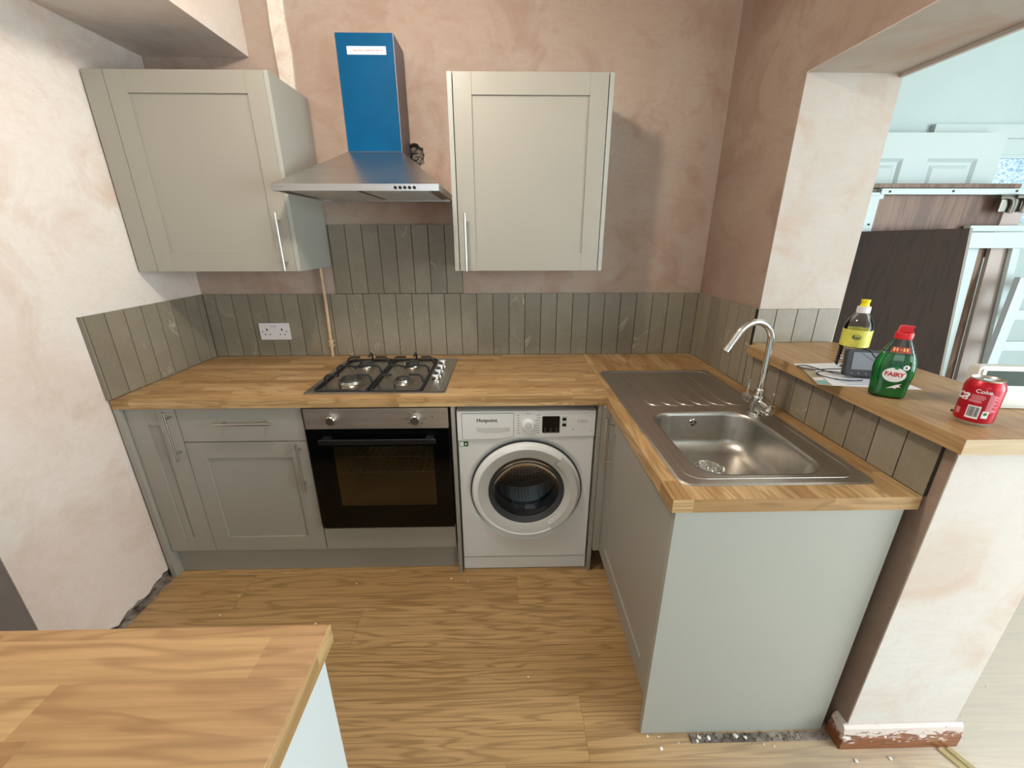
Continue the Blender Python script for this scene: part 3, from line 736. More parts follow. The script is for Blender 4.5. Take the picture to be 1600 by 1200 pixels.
# door
b_ = BM(); lathe(b_, [(CR*1.02, .006), (CR*1.02, -.010), (CR*.985, -.024), (CR*.93, -.030), (CR*.905, -.027)], (cx, WF, cz), 'y', 72, False, False)
d = obj('door', b_, M_wm2, t, 'round white porthole door')
b_ = BM(); lathe(b_, [(CR*.905, -.027), (CR*.90, -.026), (CR*.74, -.016), (CR*.715, -.010), (CR*.715, .02)], (cx, WF, cz), 'y', 72, False, False)
obj('inner_ring', b_, M_wmg, d, 'light grey inner ring of the porthole')
b_ = BM()
angs2 = [R(-58+k*4) for k in range(28)]
L = []
for rr_, yy in ((CR*.985, -.0245), (CR*.94, -.034), (CR*.82, -.031), (CR*.755, -.018)): L.append([(cx+rr_*cos(a), WF+yy, cz+rr_*sin(a)) for a in angs2])
rings(b_, L, False, False, False); obj('door_grip', b_, M_wmg, d, 'grey crescent grip on the right of the porthole')
b_ = BM(); lathe(b_, [(CR*.715, -.006), (CR*.69, .008), (CR*.60, .034), (CR*.42, .056), (CR*.2, .066), (.001, .069)], (cx, WF, cz), 'y', 60, False, False)
obj('door_glass', b_, M_wmgl, d, 'clear bowl-shaped door glass')
b_ = BM(); lathe(b_, [(CR*.82, .020), (CR*.84, .045), (CR*.84, .06), (CR*.74, .075), (CR*.70, .085), (CR*.62, .09), (CR*.62, .12)], (cx, WF, cz), 'y', 60, False, False)
obj('door_gasket', b_, M_rub, t, 'dark rubber gasket')
b_ = BM(); lathe(b_, [(CR*1.045, .006), (CR*1.045, -.0012), (CR*1.018, -.0012), (CR*1.018, .006)], (cx, WF, cz), 'y', 72, False, False)
obj('door_gap', b_, M_rub, t, 'dark line round the porthole door')
b_ = BM(); lathe(b_, [(CR*.72, -.009), (CR*.712, -.010), (CR*.64, .004), (CR*.63, .012)], (cx, WF, cz), 'y', 60, False, False)
obj('glass_surround', b_, M_rub, d, 'dark grey surround of the glass')
dm, nt, p = newmat('perforated_drum'); v = objco(nt)
vo = N(nt, 'ShaderNodeTexVoronoi'); vo.inputs['Scale'].default_value = 55; vo.inputs['Randomness'].default_value = .0; nt.links.new(v, vo.inputs['Vector'])
nt.links.new(ramp(nt, vo.outputs['Distance'], [(.22, bw(.02)), (.3, srgb(170, 172, 172))]), p.inputs['Base Color']); p.inputs['Metallic'].default_value = .8; p.inputs['Roughness'].default_value = .28
b_ = BM(); lathe(b_, [(CR*.72, .10), (CR*1.02, .14), (CR*1.05, .40), (CR*.9, .46), (CR*.3, .44), (.001, .43)], (cx, WF, cz), 'y', 48, False, False)
dd = obj('drum', b_, dm, t)
for k in range(3):
    a = R(95+120*k); b_ = BM()
    L = []
    for yy, h in ((.15, .01), (.19, .055), (.36, .055), (.41, .01)):
        c0 = Vector((cx+CR*1.03*cos(a), WF+yy, cz+CR*1.03*sin(a))); inn = Vector((-cos(a), 0, -sin(a))); tn = Vector((-sin(a), 0, cos(a)))
        L.append([c0+tn*.04, c0+tn*.018+inn*h, c0-tn*.018+inn*h, c0-tn*.04])
    rings(b_, L); obj('paddle', b_, dm, dd)

# corner post, sink cabinet, end panel ------------------------------------
tag(obj('corner_post', box(box(BM(), .6895, .7190, -.684, -.664, .140, WB-.001, .0008), .7195, .7390, -.684, -.10, .140, WB-.001, 0), M_grey), 'grey filler post in the inner corner beside the sink cabinet door', 'filler')
t = thing('sink_cabinet', 'grey sink cabinet with one shaker door facing left under the sink', 'cabinet', (1.0, -1.0, 0))
sb_ = BM(); box(sb_, .742, .752, -1.338, -.70, BZ0, WB-.002); box(sb_, .742, 1.30, -1.338, -.70, BZ0, BZ0+.018); box(sb_, .742, 1.30, -1.34, -1.325, BZ0, WB-.002); box(sb_, .742, 1.30, -.71, -.695, BZ0, WB-.002)
obj('carcass', sb_, M_grey_in, t)
d = obj('door', shaker(BM(), -1.339, -.688, BZ0, BZ1, .7190, axis='x', st=.072, rail=.076), M_grey, t)
bar_handle('handle', d, (.685, -.760, .858), (.685, -.760, .630), (1, 0, 0), drop=.034)
obj('plinth', box(BM(), .768, .784, -1.338, -.70, .001, .139), M_grey, t)
tag(obj('end_panel', box(BM(), .716, 1.313, -1.361, -1.3425, .001, WB-.0005, .001), M_panel), 'large flat grey panel closing the end of the sink run', 'panel')

# foreground peninsula cabinet
t = thing('peninsula_cabinet', 'pale sided cabinet under the foreground oak worktop', 'cabinet', (-.6, -2.0, 0))
obj('side_panel', box(BM(), -.058, -.040, -2.40, -1.707, .001, WB-.0005, .001), M_lightpanel, t)
obj('carcass', box(BM(), -1.29, -.059, -2.40, -1.730, .10, WB-.001), M_grey_in, t)

# sink ---------------------------------------------------------------------
t = thing('sink', 'stainless steel sink with ribbed drainer behind the single bowl', 'sink', (1.01, -.82, WT))
sx0, sx1, sy0, sy1 = .744, 1.278, -1.314, -.320
bx0, bx1, by0, by1 = .820, 1.180, -1.262, -.842
S_ = 7
oz = rrect(sx0, sx1, sy0, sy1, .035, S_)
i1 = rrect(sx0+.006, sx1-.006, sy0+.006, sy1-.006, .031, S_); i2 = rrect(sx0+.014, sx1-.014, sy0+.014, sy1-.014, .026, S_)
bm = BM()
L = [[(x, y, WT+.0003) for x, y in oz], [(x, y, WT+.004) for x, y in i1], [(x, y, WT+.0045) for x, y in i2]]
rings(bm, L, False, False)
bo = rrect(bx0-.010, bx1+.010, by0-.010, by1+.010, .088, S_)
prism_hole(bm, i2, [bo], WT+.0045, 0, 'z', False)
bmesh.ops.remove_doubles(bm, verts=bm.verts, dist=.00005)
# pressed panel edges and drainer ribs
tube(bm, [(x, y, WT+.0040) for x, y in rrect(sx0+.03, sx1-.03, sy0+.028, sy1-.028, .05, S_)], .0018, 6, True)
for k in range(6):
    x = .835+k*.062
    tube(bm, smoothpath([(x, -.375, WT+.0035), (x, -.50, WT+.0045), (x, -.66, WT+.0045), (x+.004, -.735, WT+.0045), (x+.022, -.768, WT+.0045), (x+.055, -.776, WT+.0035)], 5), .0026, 6)
obj('deck', bm, M_ssy, t, angle=25)
bm = BM(); L = []
for off_, z_, r_ in ((-.010, WT+.0045, .088), (-.004, WT+.0042, .082), (0, WT-.001, .080), (.003, WT-.010, .080), (.010, .815, .080), (.016, .794, .082), (.030, .778, .078), (.05, .771, .07), (.09, .767, .05), (.135, .7645, .025)):
    L.append([(x, y, z_) for x, y in rrect(bx0+off_, bx1-off_, by0+off_, by1-off_, r_, S_)])
rings(bm, L, False, True); obj('bowl', bm, M_bowl, t, angle=60)
dx, dy = 1.000, -.985
bm = BM(); lathe(bm, [(.048, .7665), (.048, .7695), (.043, .7710), (.036, .7685), (.030, .7620), (.001, .7610)], (dx, dy, 0), 'z', 36)
dn = obj('drain', bm, M_chr, t)
bm = BM()
for k in range(8):
    a = 2*pi*k/8; lathe(bm, [(.0055, .7655), (.0048, .7685), (.001, .7688)], (dx+.021*cos(a), dy+.021*sin(a), 0), 'z', 10)
lathe(bm, [(.012, .7620), (.010, .7730), (.001, .7740)], (dx, dy, 0), 'z', 16)
obj('strainer', bm, M_chr, dn)
bm = BM(); lathe(bm, [(.016, 0), (.016, -.003), (.013, -.0045), (.004, -.003), (.001, -.003)], (.985, by1-.003, .875), 'y', 28)
ov = obj('overflow', bm, M_chr, t)
bm = BM()
for k in range(3):
    a = R(30+120*k); lathe(bm, [(.0042, -.0050), (.0042, -.003)], (.985+.0075*cos(a), by1-.003, .875+.0075*sin(a)), 'y', 10)
obj('overflow_holes', bm, M_dark, ov)

# tap ------------------------------------------------------------------------
tx, ty = 1.205, -.862
t = thing('kitchen_tap', 'chrome swan-neck mixer tap behind the sink bowl', 'tap', (tx, ty, WT+.0045))
bm = BM(); lathe(bm, [(.030, .9146), (.030, .919), (.024, .924), (.0225, .935), (.024, .96), (.022, .985), (.0175, .990), (.0165, 1.012), (.0135, 1.016)], (tx, ty, 0), 'z', 32)
tube(bm, [(tx-.000, ty+.055, .956), (tx, ty+.03, .958), (tx, ty, .960), (tx, ty-.03, .958), (tx, ty-.055, .956)], [.017, .0185, .020, .0185, .017], 20)
obj('tap_body', bm, M_chr, t)
sp = [(tx, ty, 1.012), (tx, ty, 1.08), (tx, ty, 1.15)]
RR = .0725
ux, uy = cos(R(190)), sin(R(190))
for k in range(1, 12):
    a = pi*k/11*.86; h = RR*(1-cos(a)); sp.append((tx+ux*h, ty+uy*h, 1.183+RR*1.05*sin(a)))
e = Vector(sp[-1]); dirv = (e-Vector(sp[-2])).normalized(); sp.append(tuple(e+dirv*.045)); 
bm = BM(); tube(bm, smoothpath(sp, 4), .0112, 20); e2 = Vector(sp[-1]); tube(bm, [e2-dirv*.004, e2+dirv*.018], .0130, 20)
obj('spout', bm, M_chr, t)
for s_ in (1, -1):
    bm = BM(); lathe(bm, [(.0165, 0), (.0185, .006*s_), (.0185, .022*s_), (.012, .028*s_), (.001, .029*s_)], (tx, ty+.055*s_, .956), 'y', 24)
    hn = obj('handle_hub', bm, M_chr, t)
    bm = BM(); tube(bm, [(tx, ty+.069*s_, .965), (tx+.001, ty+.072*s_, 1.018)], [.0040, .0032], 10); lathe(bm, [(.001, 1.014), (.0058, 1.016), (.0058, 1.022), (.001, 1.024)], (tx+.001, ty+.072*s_, 0), 'z', 14)
    obj('lever', bm, M_chr, hn)

# cooker hood -------------------------------------------------------------------
t = thing('cooker_hood', 'steel pyramid chimney hood with blue protective film on its chimney', 'cooker hood', (-.28, 0, 1.70))
A = [(-.598, -.500), (.036, -.500), (.036, -.001), (-.598, -.001)]
Bq = [(-.398, -.178), (-.160, -.178), (-.160, -.001), (-.398, -.001)]
bm = BM()
box(bm, -.598, .036, -.500, -.486, 1.698, 1.722); box(bm, -.598, -.586, -.486, -.001, 1.698, 1.722); box(bm, .024, .036, -.486, -.001, 1.698, 1.722); box(bm, -.586, .024, -.012, -.001, 1.698, 1.722)
rings(bm, [[(x, y, 1.722) for x, y in A], [(x, y, 1.885) for x, y in Bq]], True, True)
obj('canopy', bm, M_ss, t, angle=15)
bm = BM(); box(bm, -.585, .023, -.485, -.013, 1.706, 1.7215)
ub = obj('underside', bm, M_oven, t)
for x0, x1 in ((-.560, -.290), (-.275, -.005)):
    b_ = BM(); box(b_, x0, x1, -.44, -.06, 1.701, 1.7055, .001)
    for k in range(17): box(b_, x0+.01, x1-.01, -.43+k*.0215, -.423+k*.0215, 1.6995, 1.7012)
    obj('grease_filter', b_, M_satin, ub, 'slotted aluminium grease filter')
b_ = BM(); box(b_, -.23, -.12, -.475, -.452, 1.6995, 1.7055); obj('lamp_cover', b_, M_lbl, ub, 'white lamp cover strip')
for k, x in enumerate((-.129, -.111, -.093, -.075, -.057)):
    b_ = BM(); lathe(b_, [(.0055, 0), (.0055, -.006), (.004, -.008), (.001, -.008)], (x, -.500, 1.709), 'y', 16); obj('button', b_, M_blk, t)
bm = BM(); box(bm, -.398, -.160, -.1775, -.001, 1.885, 2.313, .0012); ch = obj('chimney', bm, M_film2, t)
bm = BM(); box(bm, -.3955, -.1635, -.1787, -.1776, 1.887, 2.311); bf = obj('blue_film', bm, M_blue, ch, 'scuffed blue protective film')
bm = BM(); box(bm, -.3535, -.1945, -.1793, -.1788, 2.238, 2.266); ws = obj('warning_label', bm, M_lbl, bf, 'white warning label with red print')
tx_ = text_bm('Please remove protective film before use', .0074, .0002, bold=.00022)
on_front(tx_, -.268, -.1794, 2.252)
tri = [(-.346, 2.2455), (-.334, 2.2455), (-.340, 2.2585)]
tube(tx_, [(x, -.1795, z) for x, z in tri], .0006, 4, True); box(tx_, -.3404, -.3396, -.1797, -.1794, 2.248, 2.254)
obj('warning_text', tx_, M_redink, ws)

# socket, pipe --------------------------------------------------------------------
t = thing('double_socket', 'white double power socket on the back wall tiles', 'socket', (-.965, -.005, 1.05))
obj('plate', box(BM(), -1.047, -.885, -.010, -.0002, 1.004, 1.096, .002), M_plastw, t)
for cxx, sx in ((-1.006, 1), (-.926, -1)):
    b_ = BM()
    box(b_, cxx-.0035, cxx+.0035, -.0106, -.0098, 1.054, 1.066)
    for q in (-.012, .012): box(b_, cxx+q-.0035, cxx+q+.0035, -.0106, -.0098, 1.031, 1.036)
    lathe(b_, [(.0032, -.0008), (.0032, 0)], (cxx-sx*.024, -.0099, 1.050), 'y', 12)
    obj('pin_holes', b_, M_ink, t)
for cxx in (-.975, -.957):
    b_ = BM(); box(b_, cxx-.0075, cxx+.0075, -.013, -.0095, 1.064, 1.080, .001); s = obj('switch', b_, M_plastw, t)
    b_ = BM(); box(b_, cxx-.006, cxx+.006, -.0135, -.0128, 1.0785, 1.0805); obj('switch_mark', b_, simple('switch_dark', srgb(110, 60, 56), .5), s)
b_ = BM(); tube(b_, [(-.692, -.016, 2.10), (-.668, -.017, 1.6), (-.664, -.018, 1.2), (-.669, -.018, .905)], .0085, 12)
t = obj('gas_pipe', b_, M_copper); tag(t, 'thin paint-splashed pipe running down the back wall left of the hob', 'pipe')
b_ = BM(); box(b_, -.684, -.652, -.022, -.001, .968, .976, .001); box(b_, -.684, -.652, -.022, -.001, .992, 1.000, .001); tube(b_, [(-.667, -.018, .962), (-.667, -.018, 1.004)], .0125, 14)
obj('pipe_clip', b_, M_copper, t)

# ------------------------------------------------------------------ things on the ledge
LZ = 1.108
# leaflet and papers
M_paper = simple('paper', srgb(232, 234, 238), .6, var=.01)
pb = prism(BM(), [(1.300, -.868), (1.520, -.860), (1.500, -1.135), (1.266, -1.092)], LZ+.0002, LZ+.0010, 'z')
o = obj('paper_sheet', pb, M_paper); tag(o, 'white printed sheet lying flat on the oak ledge under the small screen', 'paper')
pt = BM()
for k in range(5): box(pt, 1.315, 1.455-.01*k, -1.085+k*.014, -1.082+k*.014, LZ+.0011, LZ+.0013)
obj('printed_lines', pt, simple('blue_print', srgb(120, 140, 190), .6), o)
lb = prism(BM(), [(1.298, -.905), (1.330, -.915), (1.262, -1.098), (1.226, -1.085)], LZ+.0012, LZ+.0024, 'z')
o = obj('leaflet', lb, simple('leaflet_paper', srgb(168, 160, 140), .5)); tag(o, 'small colour leaflet poking out under the white sheet at the ledge edge', 'leaflet')
for (y0, y1), c, nm in (((-1.085, -1.050), srgb(120, 168, 164), 'teal block'), ((-1.048, -1.022), srgb(222, 218, 214), 'white block'), ((-1.018, -.985), srgb(150, 140, 116), 'olive block')):
    f = lambda y_: (1.298+(y_+.905)*.39, 1.330+(y_+.915)*.39)
    a0, a1 = f(y0), f(y1)
    q = prism(BM(), [(a0[0]+.003, y0), (a0[1]-.003, y0), (a1[1]-.003, y1), (a1[0]+.003, y1)], LZ+.0025, LZ+.0028, 'z')
    obj('colour_block', q, simple('leaflet_'+nm.replace(' ', '_'), c, .5), o, nm)

# lemon cleaner bottle, ribbed clear plastic with yellow label
def bottlemat(name, col, rough=.05, trans=1.0):
    m, nt, p = newmat(name); n = noise(nt, objco(nt), 12, 2)
    nt.links.new(ramp(nt, n, [(.3, tuple(x*.95 for x in col[:3])+(1,)), (.7, col)]), p.inputs['Base Color'])
    p.inputs['Roughness'].default_value = rough; p.inputs['Transmission Weight'].default_value = trans; p.inputs['IOR'].default_value = 1.33
    return m
M_clear = clearmat('clear_plastic', (.97, .98, .96, 1), ior=1.38)
t = thing('juice_bottle', 'clear plastic bottle with yellow label and yellow sports cap on the ledge', 'bottle', (1.462, -.905, LZ+.0012))
c0 = (1.462, -.905, 0); z0 = LZ+.0012; prof = [(.001, z0+.004), (.030, z0+.001), (.037, z0+.006)]
for k in range(6): prof += [(.039, z0+.014+k*.009), (.0355, z0+.0185+k*.009)]
prof += [(.039, z0+.070), (.0395, z0+.078), (.0395, z0+.140), (.038, z0+.150), (.030, z0+.168), (.020, z0+.184), (.015, z0+.190), (.015, z0+.198)]
bm = BM(); lathe(bm, prof, c0, 'z', 40, True, False); obj('bottle_body', bm, M_clear, t)
bm = BM(); lathe(bm, [(.0403, z0+.076), (.0403, z0+.132)], c0, 'z', 40, False, False); lb_ = obj('label', bm, simple('yellow_label', srgb(214, 208, 92), .4, var=.12, scale=40), t, 'yellow wrap label')
bm = BM()
for k in range(14):
    a = 2*pi*k/14
    q = bmesh.new(); r0, r1 = (.010, .0065) if 4 < k < 13 else (.0095, .0080)
    vs = [q.verts.new((1.25*r_*cos(b_a), .85*r_*sin(b_a), 0)) for r_, b_a in ((r0, a), (r0, a+2*pi/14), (r1, a+2*pi/14), (r1, a))]; q.faces.new(vs)
    merge(bm, wrap(q, .0408, R(-38), z0+.110, 1.462, -.905))
merge(bm, wrap(disc(.0075, .0022, 14, 1), .0408, R(-38), z0+.109, 1.462, -.905))
obj('label_emblem', bm, simple('dark_green_ink', srgb(30, 70, 50), .5), lb_)
bm = BM(); lathe(bm, [(.0185, z0+.186), (.0185, z0+.204), (.017, z0+.206), (.010, z0+.207)], c0, 'z', 30); cp = obj('cap', bm, M_plastw, t, 'white cap collar')
bm = BM(); lathe(bm, [(.0125, z0+.206), (.0125, z0+.210), (.0105, z0+.216), (.0125, z0+.224), (.012, z0+.228), (.001, z0+.229)], c0, 'z', 26); obj('sports_nozzle', bm, simple('yellow_plastic', srgb(240, 214, 20), .35), cp, 'yellow nozzle')

# green washing-up liquid bottle: elliptical sections
t = thing('washing_up_bottle', 'green washing-up liquid bottle with red flip cap reading FAIRY on the ledge', 'bottle', (0, 0, 0))
def ell(bm, prof, seg=36, cap0=True, cap1=True, n=2.4):
    L = []
    for a_, b2, z in prof:
        lp = []
        for k in range(seg):
            q = 2*pi*k/seg; c, s = cos(q), sin(q)
            lp.append((a_*math.copysign(abs(c)**(2/n), c), b2*math.copysign(abs(s)**(2/n), s), z))
        L.append(lp)
    return rings(bm, L, cap0, cap1)
FP = [(.030, .016, .000), (.036, .020, .003), (.0375, .022, .012), (.0385, .023, .035), (.0415, .0245, .062), (.0425, .0245, .082), (.040, .0235, .102), (.034, .021, .122), (.026, .0175, .142), (.019, .0145, .158), (.0165, .0135, .164)]
FP = [(a*1.06, b*1.04, z) for a, b, z in FP]
def fat(z):
    for (a0, b0, z0_), (a1, b1, z1_) in zip(FP, FP[1:]):
        if z0_ <= z <= z1_: k = (z-z0_)/(z1_-z0_); return a0+(a1-a0)*k, b0+(b1-b0)*k
    return FP[-1][:2]
bm = BM(); ell(bm, FP); obj('bottle_shell', bm, clearmat('clear_shell', (.86, .9, .88, 1), ior=1.4), t, 'clear shell')
liq = [(a-.0012, b-.0012, z+.0015 if z < .01 else z) for a, b, z in FP if z < .13]
m, nt, p = newmat('green_liquid'); n = noise(nt, objco(nt), 30, 3)
nt.links.new(ramp(nt, n, [(.35, srgb(0, 140, 56)), (.65, srgb(0, 176, 76))]), p.inputs['Base Color']); p.inputs['Roughness'].default_value = .1; p.inputs['Transmission Weight'].default_value = .35; p.inputs['Coat Weight'].default_value = .6
bm = BM(); ell(bm, liq); obj('liquid', bm, m, t, 'green liquid')
def curve_on(tb, cx_, cz_, lift):
    for v in tb.verts:
        x, y, zz = v.co.x+cx_, v.co.y+cz_, v.co.z
        a_, b2 = fat(max(0, min(.163, y))); q = min(.999, abs(x)/a_)
        v.co = Vector((x, -b2*(1-q**2.4)**(1/2.4)-lift-zz, y))
    return tb
lab = obj('front_label', curve_on(disc(.0290, .0245), .001, .068, .0006), simple('dark_green_label', srgb(0, 92, 50), .35), t, 'round label with red FAIRY lettering')
obj('label_oval', curve_on(disc(.0245, .0200), .001, .068, .0010), M_lbl, lab)
obj('label_text', curve_on(text_bm('FAIRY', .0160, .0002, bold=.0005), .001, .069, .0016), M_redink, lab, 'red FAIRY lettering')
obj('label_badge', curve_on(disc(.0070, .0070, 20, 2), .021, .0905, .0014), M_lbl, lab)
obj('label_drop', curve_on(disc(.0018, .0030, 14, 1), .021, .0905, .0018), M_ink, lab)
obj('label_leaf', curve_on(disc(.0050, .0050, 14, 1), .002, .0885, .0018), simple('leaf_green', srgb(10, 120, 50), .4), lab)
sw = bmesh.new(); vs = [sw.verts.new(p_+(0,)) for p_ in [(-.018, -.008), (-.004, .002), (.003, .006), (.012, .009), (.007, .003), (.012, -.001), (.004, -.002), (.001, -.006), (-.005, -.004)]]; sw.faces.new(vs)
obj('label_swoosh', curve_on(sw, .010, .036, .0012), M_lbl, lab)
band = bmesh.new(); xs = [-.021+.042*k/12 for k in range(13)]
A_ = [band.verts.new((x, -.008, 0)) for x in xs]; B_ = [band.verts.new((x*.82, .007, 0)) for x in xs]
for k in range(12): band.faces.new([A_[k], A_[k+1], B_[k+1], B_[k]])
bd = obj('neck_band', curve_on(band, 0, .136, .0008), simple('dull_red_label', srgb(176, 62, 56), .5), t, 'red band with yellow marks')
pp = BM()
for k, x in enumerate((-.014, -.008, -.0, .006, .012)):
    q = bmesh.new(); hh = .0045 if k != 2 else .001
    vs = [q.verts.new(p_+(0,)) for p_ in ((-.0017, -hh), (.0017, -hh), (.0017, hh), (-.0017, hh))]; q.faces.new(vs); merge(pp, curve_on(q, x, .1365, .0016))
obj('band_print', pp, simple('band_yellow', srgb(240, 190, 110), .5), bd)
bm = BM(); ell(bm, [(.0185, .0150, .163), (.0195, .0158, .166), (.0195, .0158, .178), (.0175, .0145, .181)], n=2.1)
cp = obj('flip_cap', bm, simple('red_plastic', srgb(206, 24, 34), .3), t, 'red flip cap')
bm = BM(); prism(bm, [(-.0155, .181), (.0150, .181), (.0160, .184), (.0105, .188), (.0110, .193), (.0155, .196), (.0155, .198), (-.0100, .199), (-.0135, .196)], -.0105, .0105, 'y', .0018)
obj('cap_lid', bm, bpy.data.materials['red_plastic'], cp)
t.location = (1.349, -1.178, LZ+.0012); t.rotation_euler = (0, 0, R(-36))

# small black screen (car camera / intercom) with cable
t = thing('screen_device', 'small black screen device standing on the papers beside the green bottle', 'screen', (0, 0, 0))
def yz(bm, a, piv=(0, 0, 0)): bmesh.ops.rotate(bm, verts=bm.verts, cent=piv, matrix=Matrix.Rotation(a, 3, 'X')); return bm
bm = BM(); prism(bm, rrect(-.064, .064, .004, .088, .009, 4), -.011, .011, 'y', .003); obj('housing', yz(bm, R(-9)), simple('charcoal_plastic', srgb(52, 54, 58), .45), t)
bm = BM(); prism(bm, rrect(-.048, .056, .026, .080, .002, 2), -.0120, -.0108, 'y'); obj('display', yz(bm, R(-9)), simple('grey_lcd', srgb(112, 116, 122), .15), t, 'blank grey display')
bm = BM()
for k in range(5): lathe(bm, [(.0026, -.0006), (.0026, 0)], (-.045+k*.020, -.0111, .014), 'y', 10)
obj('buttons', yz(bm, R(-9)), M_inkg, t)
bm = BM(); prism(bm, [(-.03, 0), (.045, 0), (.040, .030), (-.025, .030)], .012, .040, 'y', .002); obj('stand', bm, bpy.data.materials['charcoal_plastic'], t)
t.location = (1.416, -1.030, LZ+.0030); t.rotation_euler = (0, 0, R(-14))
bm = BM()
tube(bm, smoothpath([(1.345, -1.020, LZ+.030), (1.325, -.990, LZ+.020), (1.300, -.950, LZ+.006), (1.285, -.905, LZ+.004), (1.32, -.900, LZ+.0045), (1.335, -.940, LZ+.0045), (1.345, -.985, LZ+.006), (1.350, -1.02, LZ+.012)], 6), .0016, 6)
tube(bm, smoothpath([(1.345, -1.022, LZ+.018), (1.315, -.985, LZ+.012), (1.295, -.985, LZ+.006), (1.290, -1.005, LZ+.0045), (1.315, -1.045, LZ+.0045), (1.350, -1.060, LZ+.0045), (1.385, -1.058, LZ+.0045)], 6), .0016, 6)
tube(bm, smoothpath([(1.375, -1.035, LZ+.098), (1.392, -1.048, LZ+.094), (1.405, -1.054, LZ+.078), (1.43, -1.060, LZ+.062), (1.452, -1.062, LZ+.056)], 6), .0016, 6)
tag(obj('charging_cable', bm, M_ink), 'thin black cable looping over the papers to the small screen', 'cable')

# soft drink can
t = thing('drink_can', 'red soft drink can standing at the front end of the oak ledge', 'can', (0, 0, 0))
r = .0345; H = .110
bm = BM(); lathe(bm, [(.001, .005), (.022, .004), (.0255, 0), (.0275, .001), (.0325, .008), (r, .013), (r, H-.020), (.0325, H-.012), (.0285, H-.004), (.0275, H-.003)], (0, 0, 0), 'z', 48, True, False)
m, nt, p = newmat('can_red_print'); s = N(nt, 'ShaderNodeSeparateXYZ'); nt.links.new(objco(nt), s.inputs[0])
nt.links.new(ramp(nt, math_(nt, 'DIVIDE', s.outputs[2], H), [(0, srgb(190, 188, 186)), (.075, srgb(190, 188, 186)), (.085, srgb(178, 16, 34)), (1, srgb(188, 18, 38))], 'LINEAR'), p.inputs['Base Color'])
p.inputs['Metallic'].default_value = .35; p.inputs['Roughness'].default_value = .28
cb_ = obj('can_body', bm, m, t)
bm = BM(); lathe(bm, [(.0275, H-.003), (.0285, H), (.0270, H+.001), (.0255, H-.003), (.0245, H-.0045), (.001, H-.0045)], (0, 0, 0), 'z', 48, False, False); tp = obj('can_top', bm, M_satin, t, 'silver can top')
bm = BM(); prism(bm, rrect(-.007, .007, -.014, .012, .006, 4), H-.0040, H-.0026, 'z'); obj('ring_pull', bm, M_chr, tp)
bm = BM(); prism(bm, rrect(-.008, .008, -.021, -.009, .0055, 4), H-.0043, H-.0037, 'z'); obj('opening', bm, M_dark, tp)
def P_(b, nm, mat, lab=None): return obj(nm, b, mat, cb_, lab)
M_pink = simple('pale_pink_ink', srgb(226, 150, 160), .5)
P_(wrap(text_bm('Coke.', .0125, .0002, bold=.0002), r+.0002, R(6), H-.0255), 'can_wording', M_lbl, 'white Coke lettering')
P_(wrap(text_bm('Coca', .036, .0002, bold=.0006, shear=.45), r+.0002, R(-98), .070), 'can_script', M_lbl, 'white script lettering')
def grid(x0, x1, z0, z1, n=8):
    b = bmesh.new(); A = [b.verts.new((x0+(x1-x0)*k/n, z0, 0)) for k in range(n+1)]; B = [b.verts.new((x0+(x1-x0)*k/n, z1, 0)) for k in range(n+1)]
    for k in range(n): b.faces.new([A[k], A[k+1], B[k+1], B[k]])
    return b
bc = obj('barcode_panel', wrap(grid(-.011, .011, -.0155, .0155), r+.0003, R(-6), .034), M_lbl, cb_, 'white barcode panel')
bm = BM(); x = -.0090
random.seed(5)
while x < .0085:
    w_ = random.choice((.0004, .0008, .0012)); merge(bm, wrap(grid(x, x+w_, -.011, .013, 1), r+.0005, R(-6), .034)); x += w_+random.choice((.0005, .0009))
obj('barcode', bm, M_ink, bc)
bm = BM()
for x0, x1, z in [(-.014, .008, .074), (-.014, .010, .070), (-.014, .008, .066), (-.016, .004, .062), (-.016, .006, .059)]: merge(bm, wrap(grid(x0, x1, -.0010, .0010), r+.0003, R(-2), z))
for k in range(13): merge(bm, wrap(grid(-.009, random.uniform(.002, .010), -.0010, .0010), r+.0003, R(38), .078-k*.0034))
for k in range(0): merge(bm, wrap(grid(-.007, .007, -.0010, .0010), r+.0003, R(40), .098+k*.0025-.0))
for k in range(5): merge(bm, wrap(grid(-.009, .002, -.0010, .0010), r+.0003, R(-48), .024+k*.003))
P_(bm, 'can_small_print', M_pink)
gp = obj('recycling_mark', wrap(grid(-.0055, .0055, -.0085, .0085), r+.0003, R(28), .031), M_lbl, cb_, 'white panel with green mark')
obj('mark_symbol', wrap(disc(.0035, .0040, 12, 1), r+.0005, R(28), .033), simple('mark_green', srgb(60, 140, 60), .5), gp)
t.location = (1.405, -1.352, LZ+.0003); t.rotation_euler = (0, 0, R(-52))

# room thermostat
t = thing('heating_thermostat', 'off-white thermostat with grey display standing behind the red can', 'thermostat', (0, 0, 0))
M_off = simple('offwhite_plastic', srgb(214, 212, 204), .4, var=.01)
bm = BM(); prism(bm, rrect(-.085, .085, 0, .112, .008, 4), -.014, .014, 'y', .003); obj('case', bm, M_off, t)
bm = BM(); prism(bm, rrect(-.076, .080, .054, .104, .003, 3), -.0165, -.0138, 'y', .001); fc = obj('fascia', bm, M_off, t)
bm = BM(); box(bm, -.066, .034, -.0175, -.0162, .062, .100, .0005); obj('lcd', bm, simple('lcd_green_grey', srgb(66, 78, 68), .6, 0, .2), fc, 'dark green-grey display')
bm = BM(); box(bm, -.082, .082, -.0155, -.0142, .008, .048, .001); obj('lower_flap', bm, M_off, t)
bm = BM()
for q in range(2): prism(bm, rrect(.045, .072, .066+q*.017, .077+q*.017, .004, 3), -.0185, -.0160, 'y', .001)
obj('keys', bm, M_lbl, t)
t.location = (1.572, -1.262, LZ+.0003); t.rotation_euler = (R(-3), 0, R(-6))
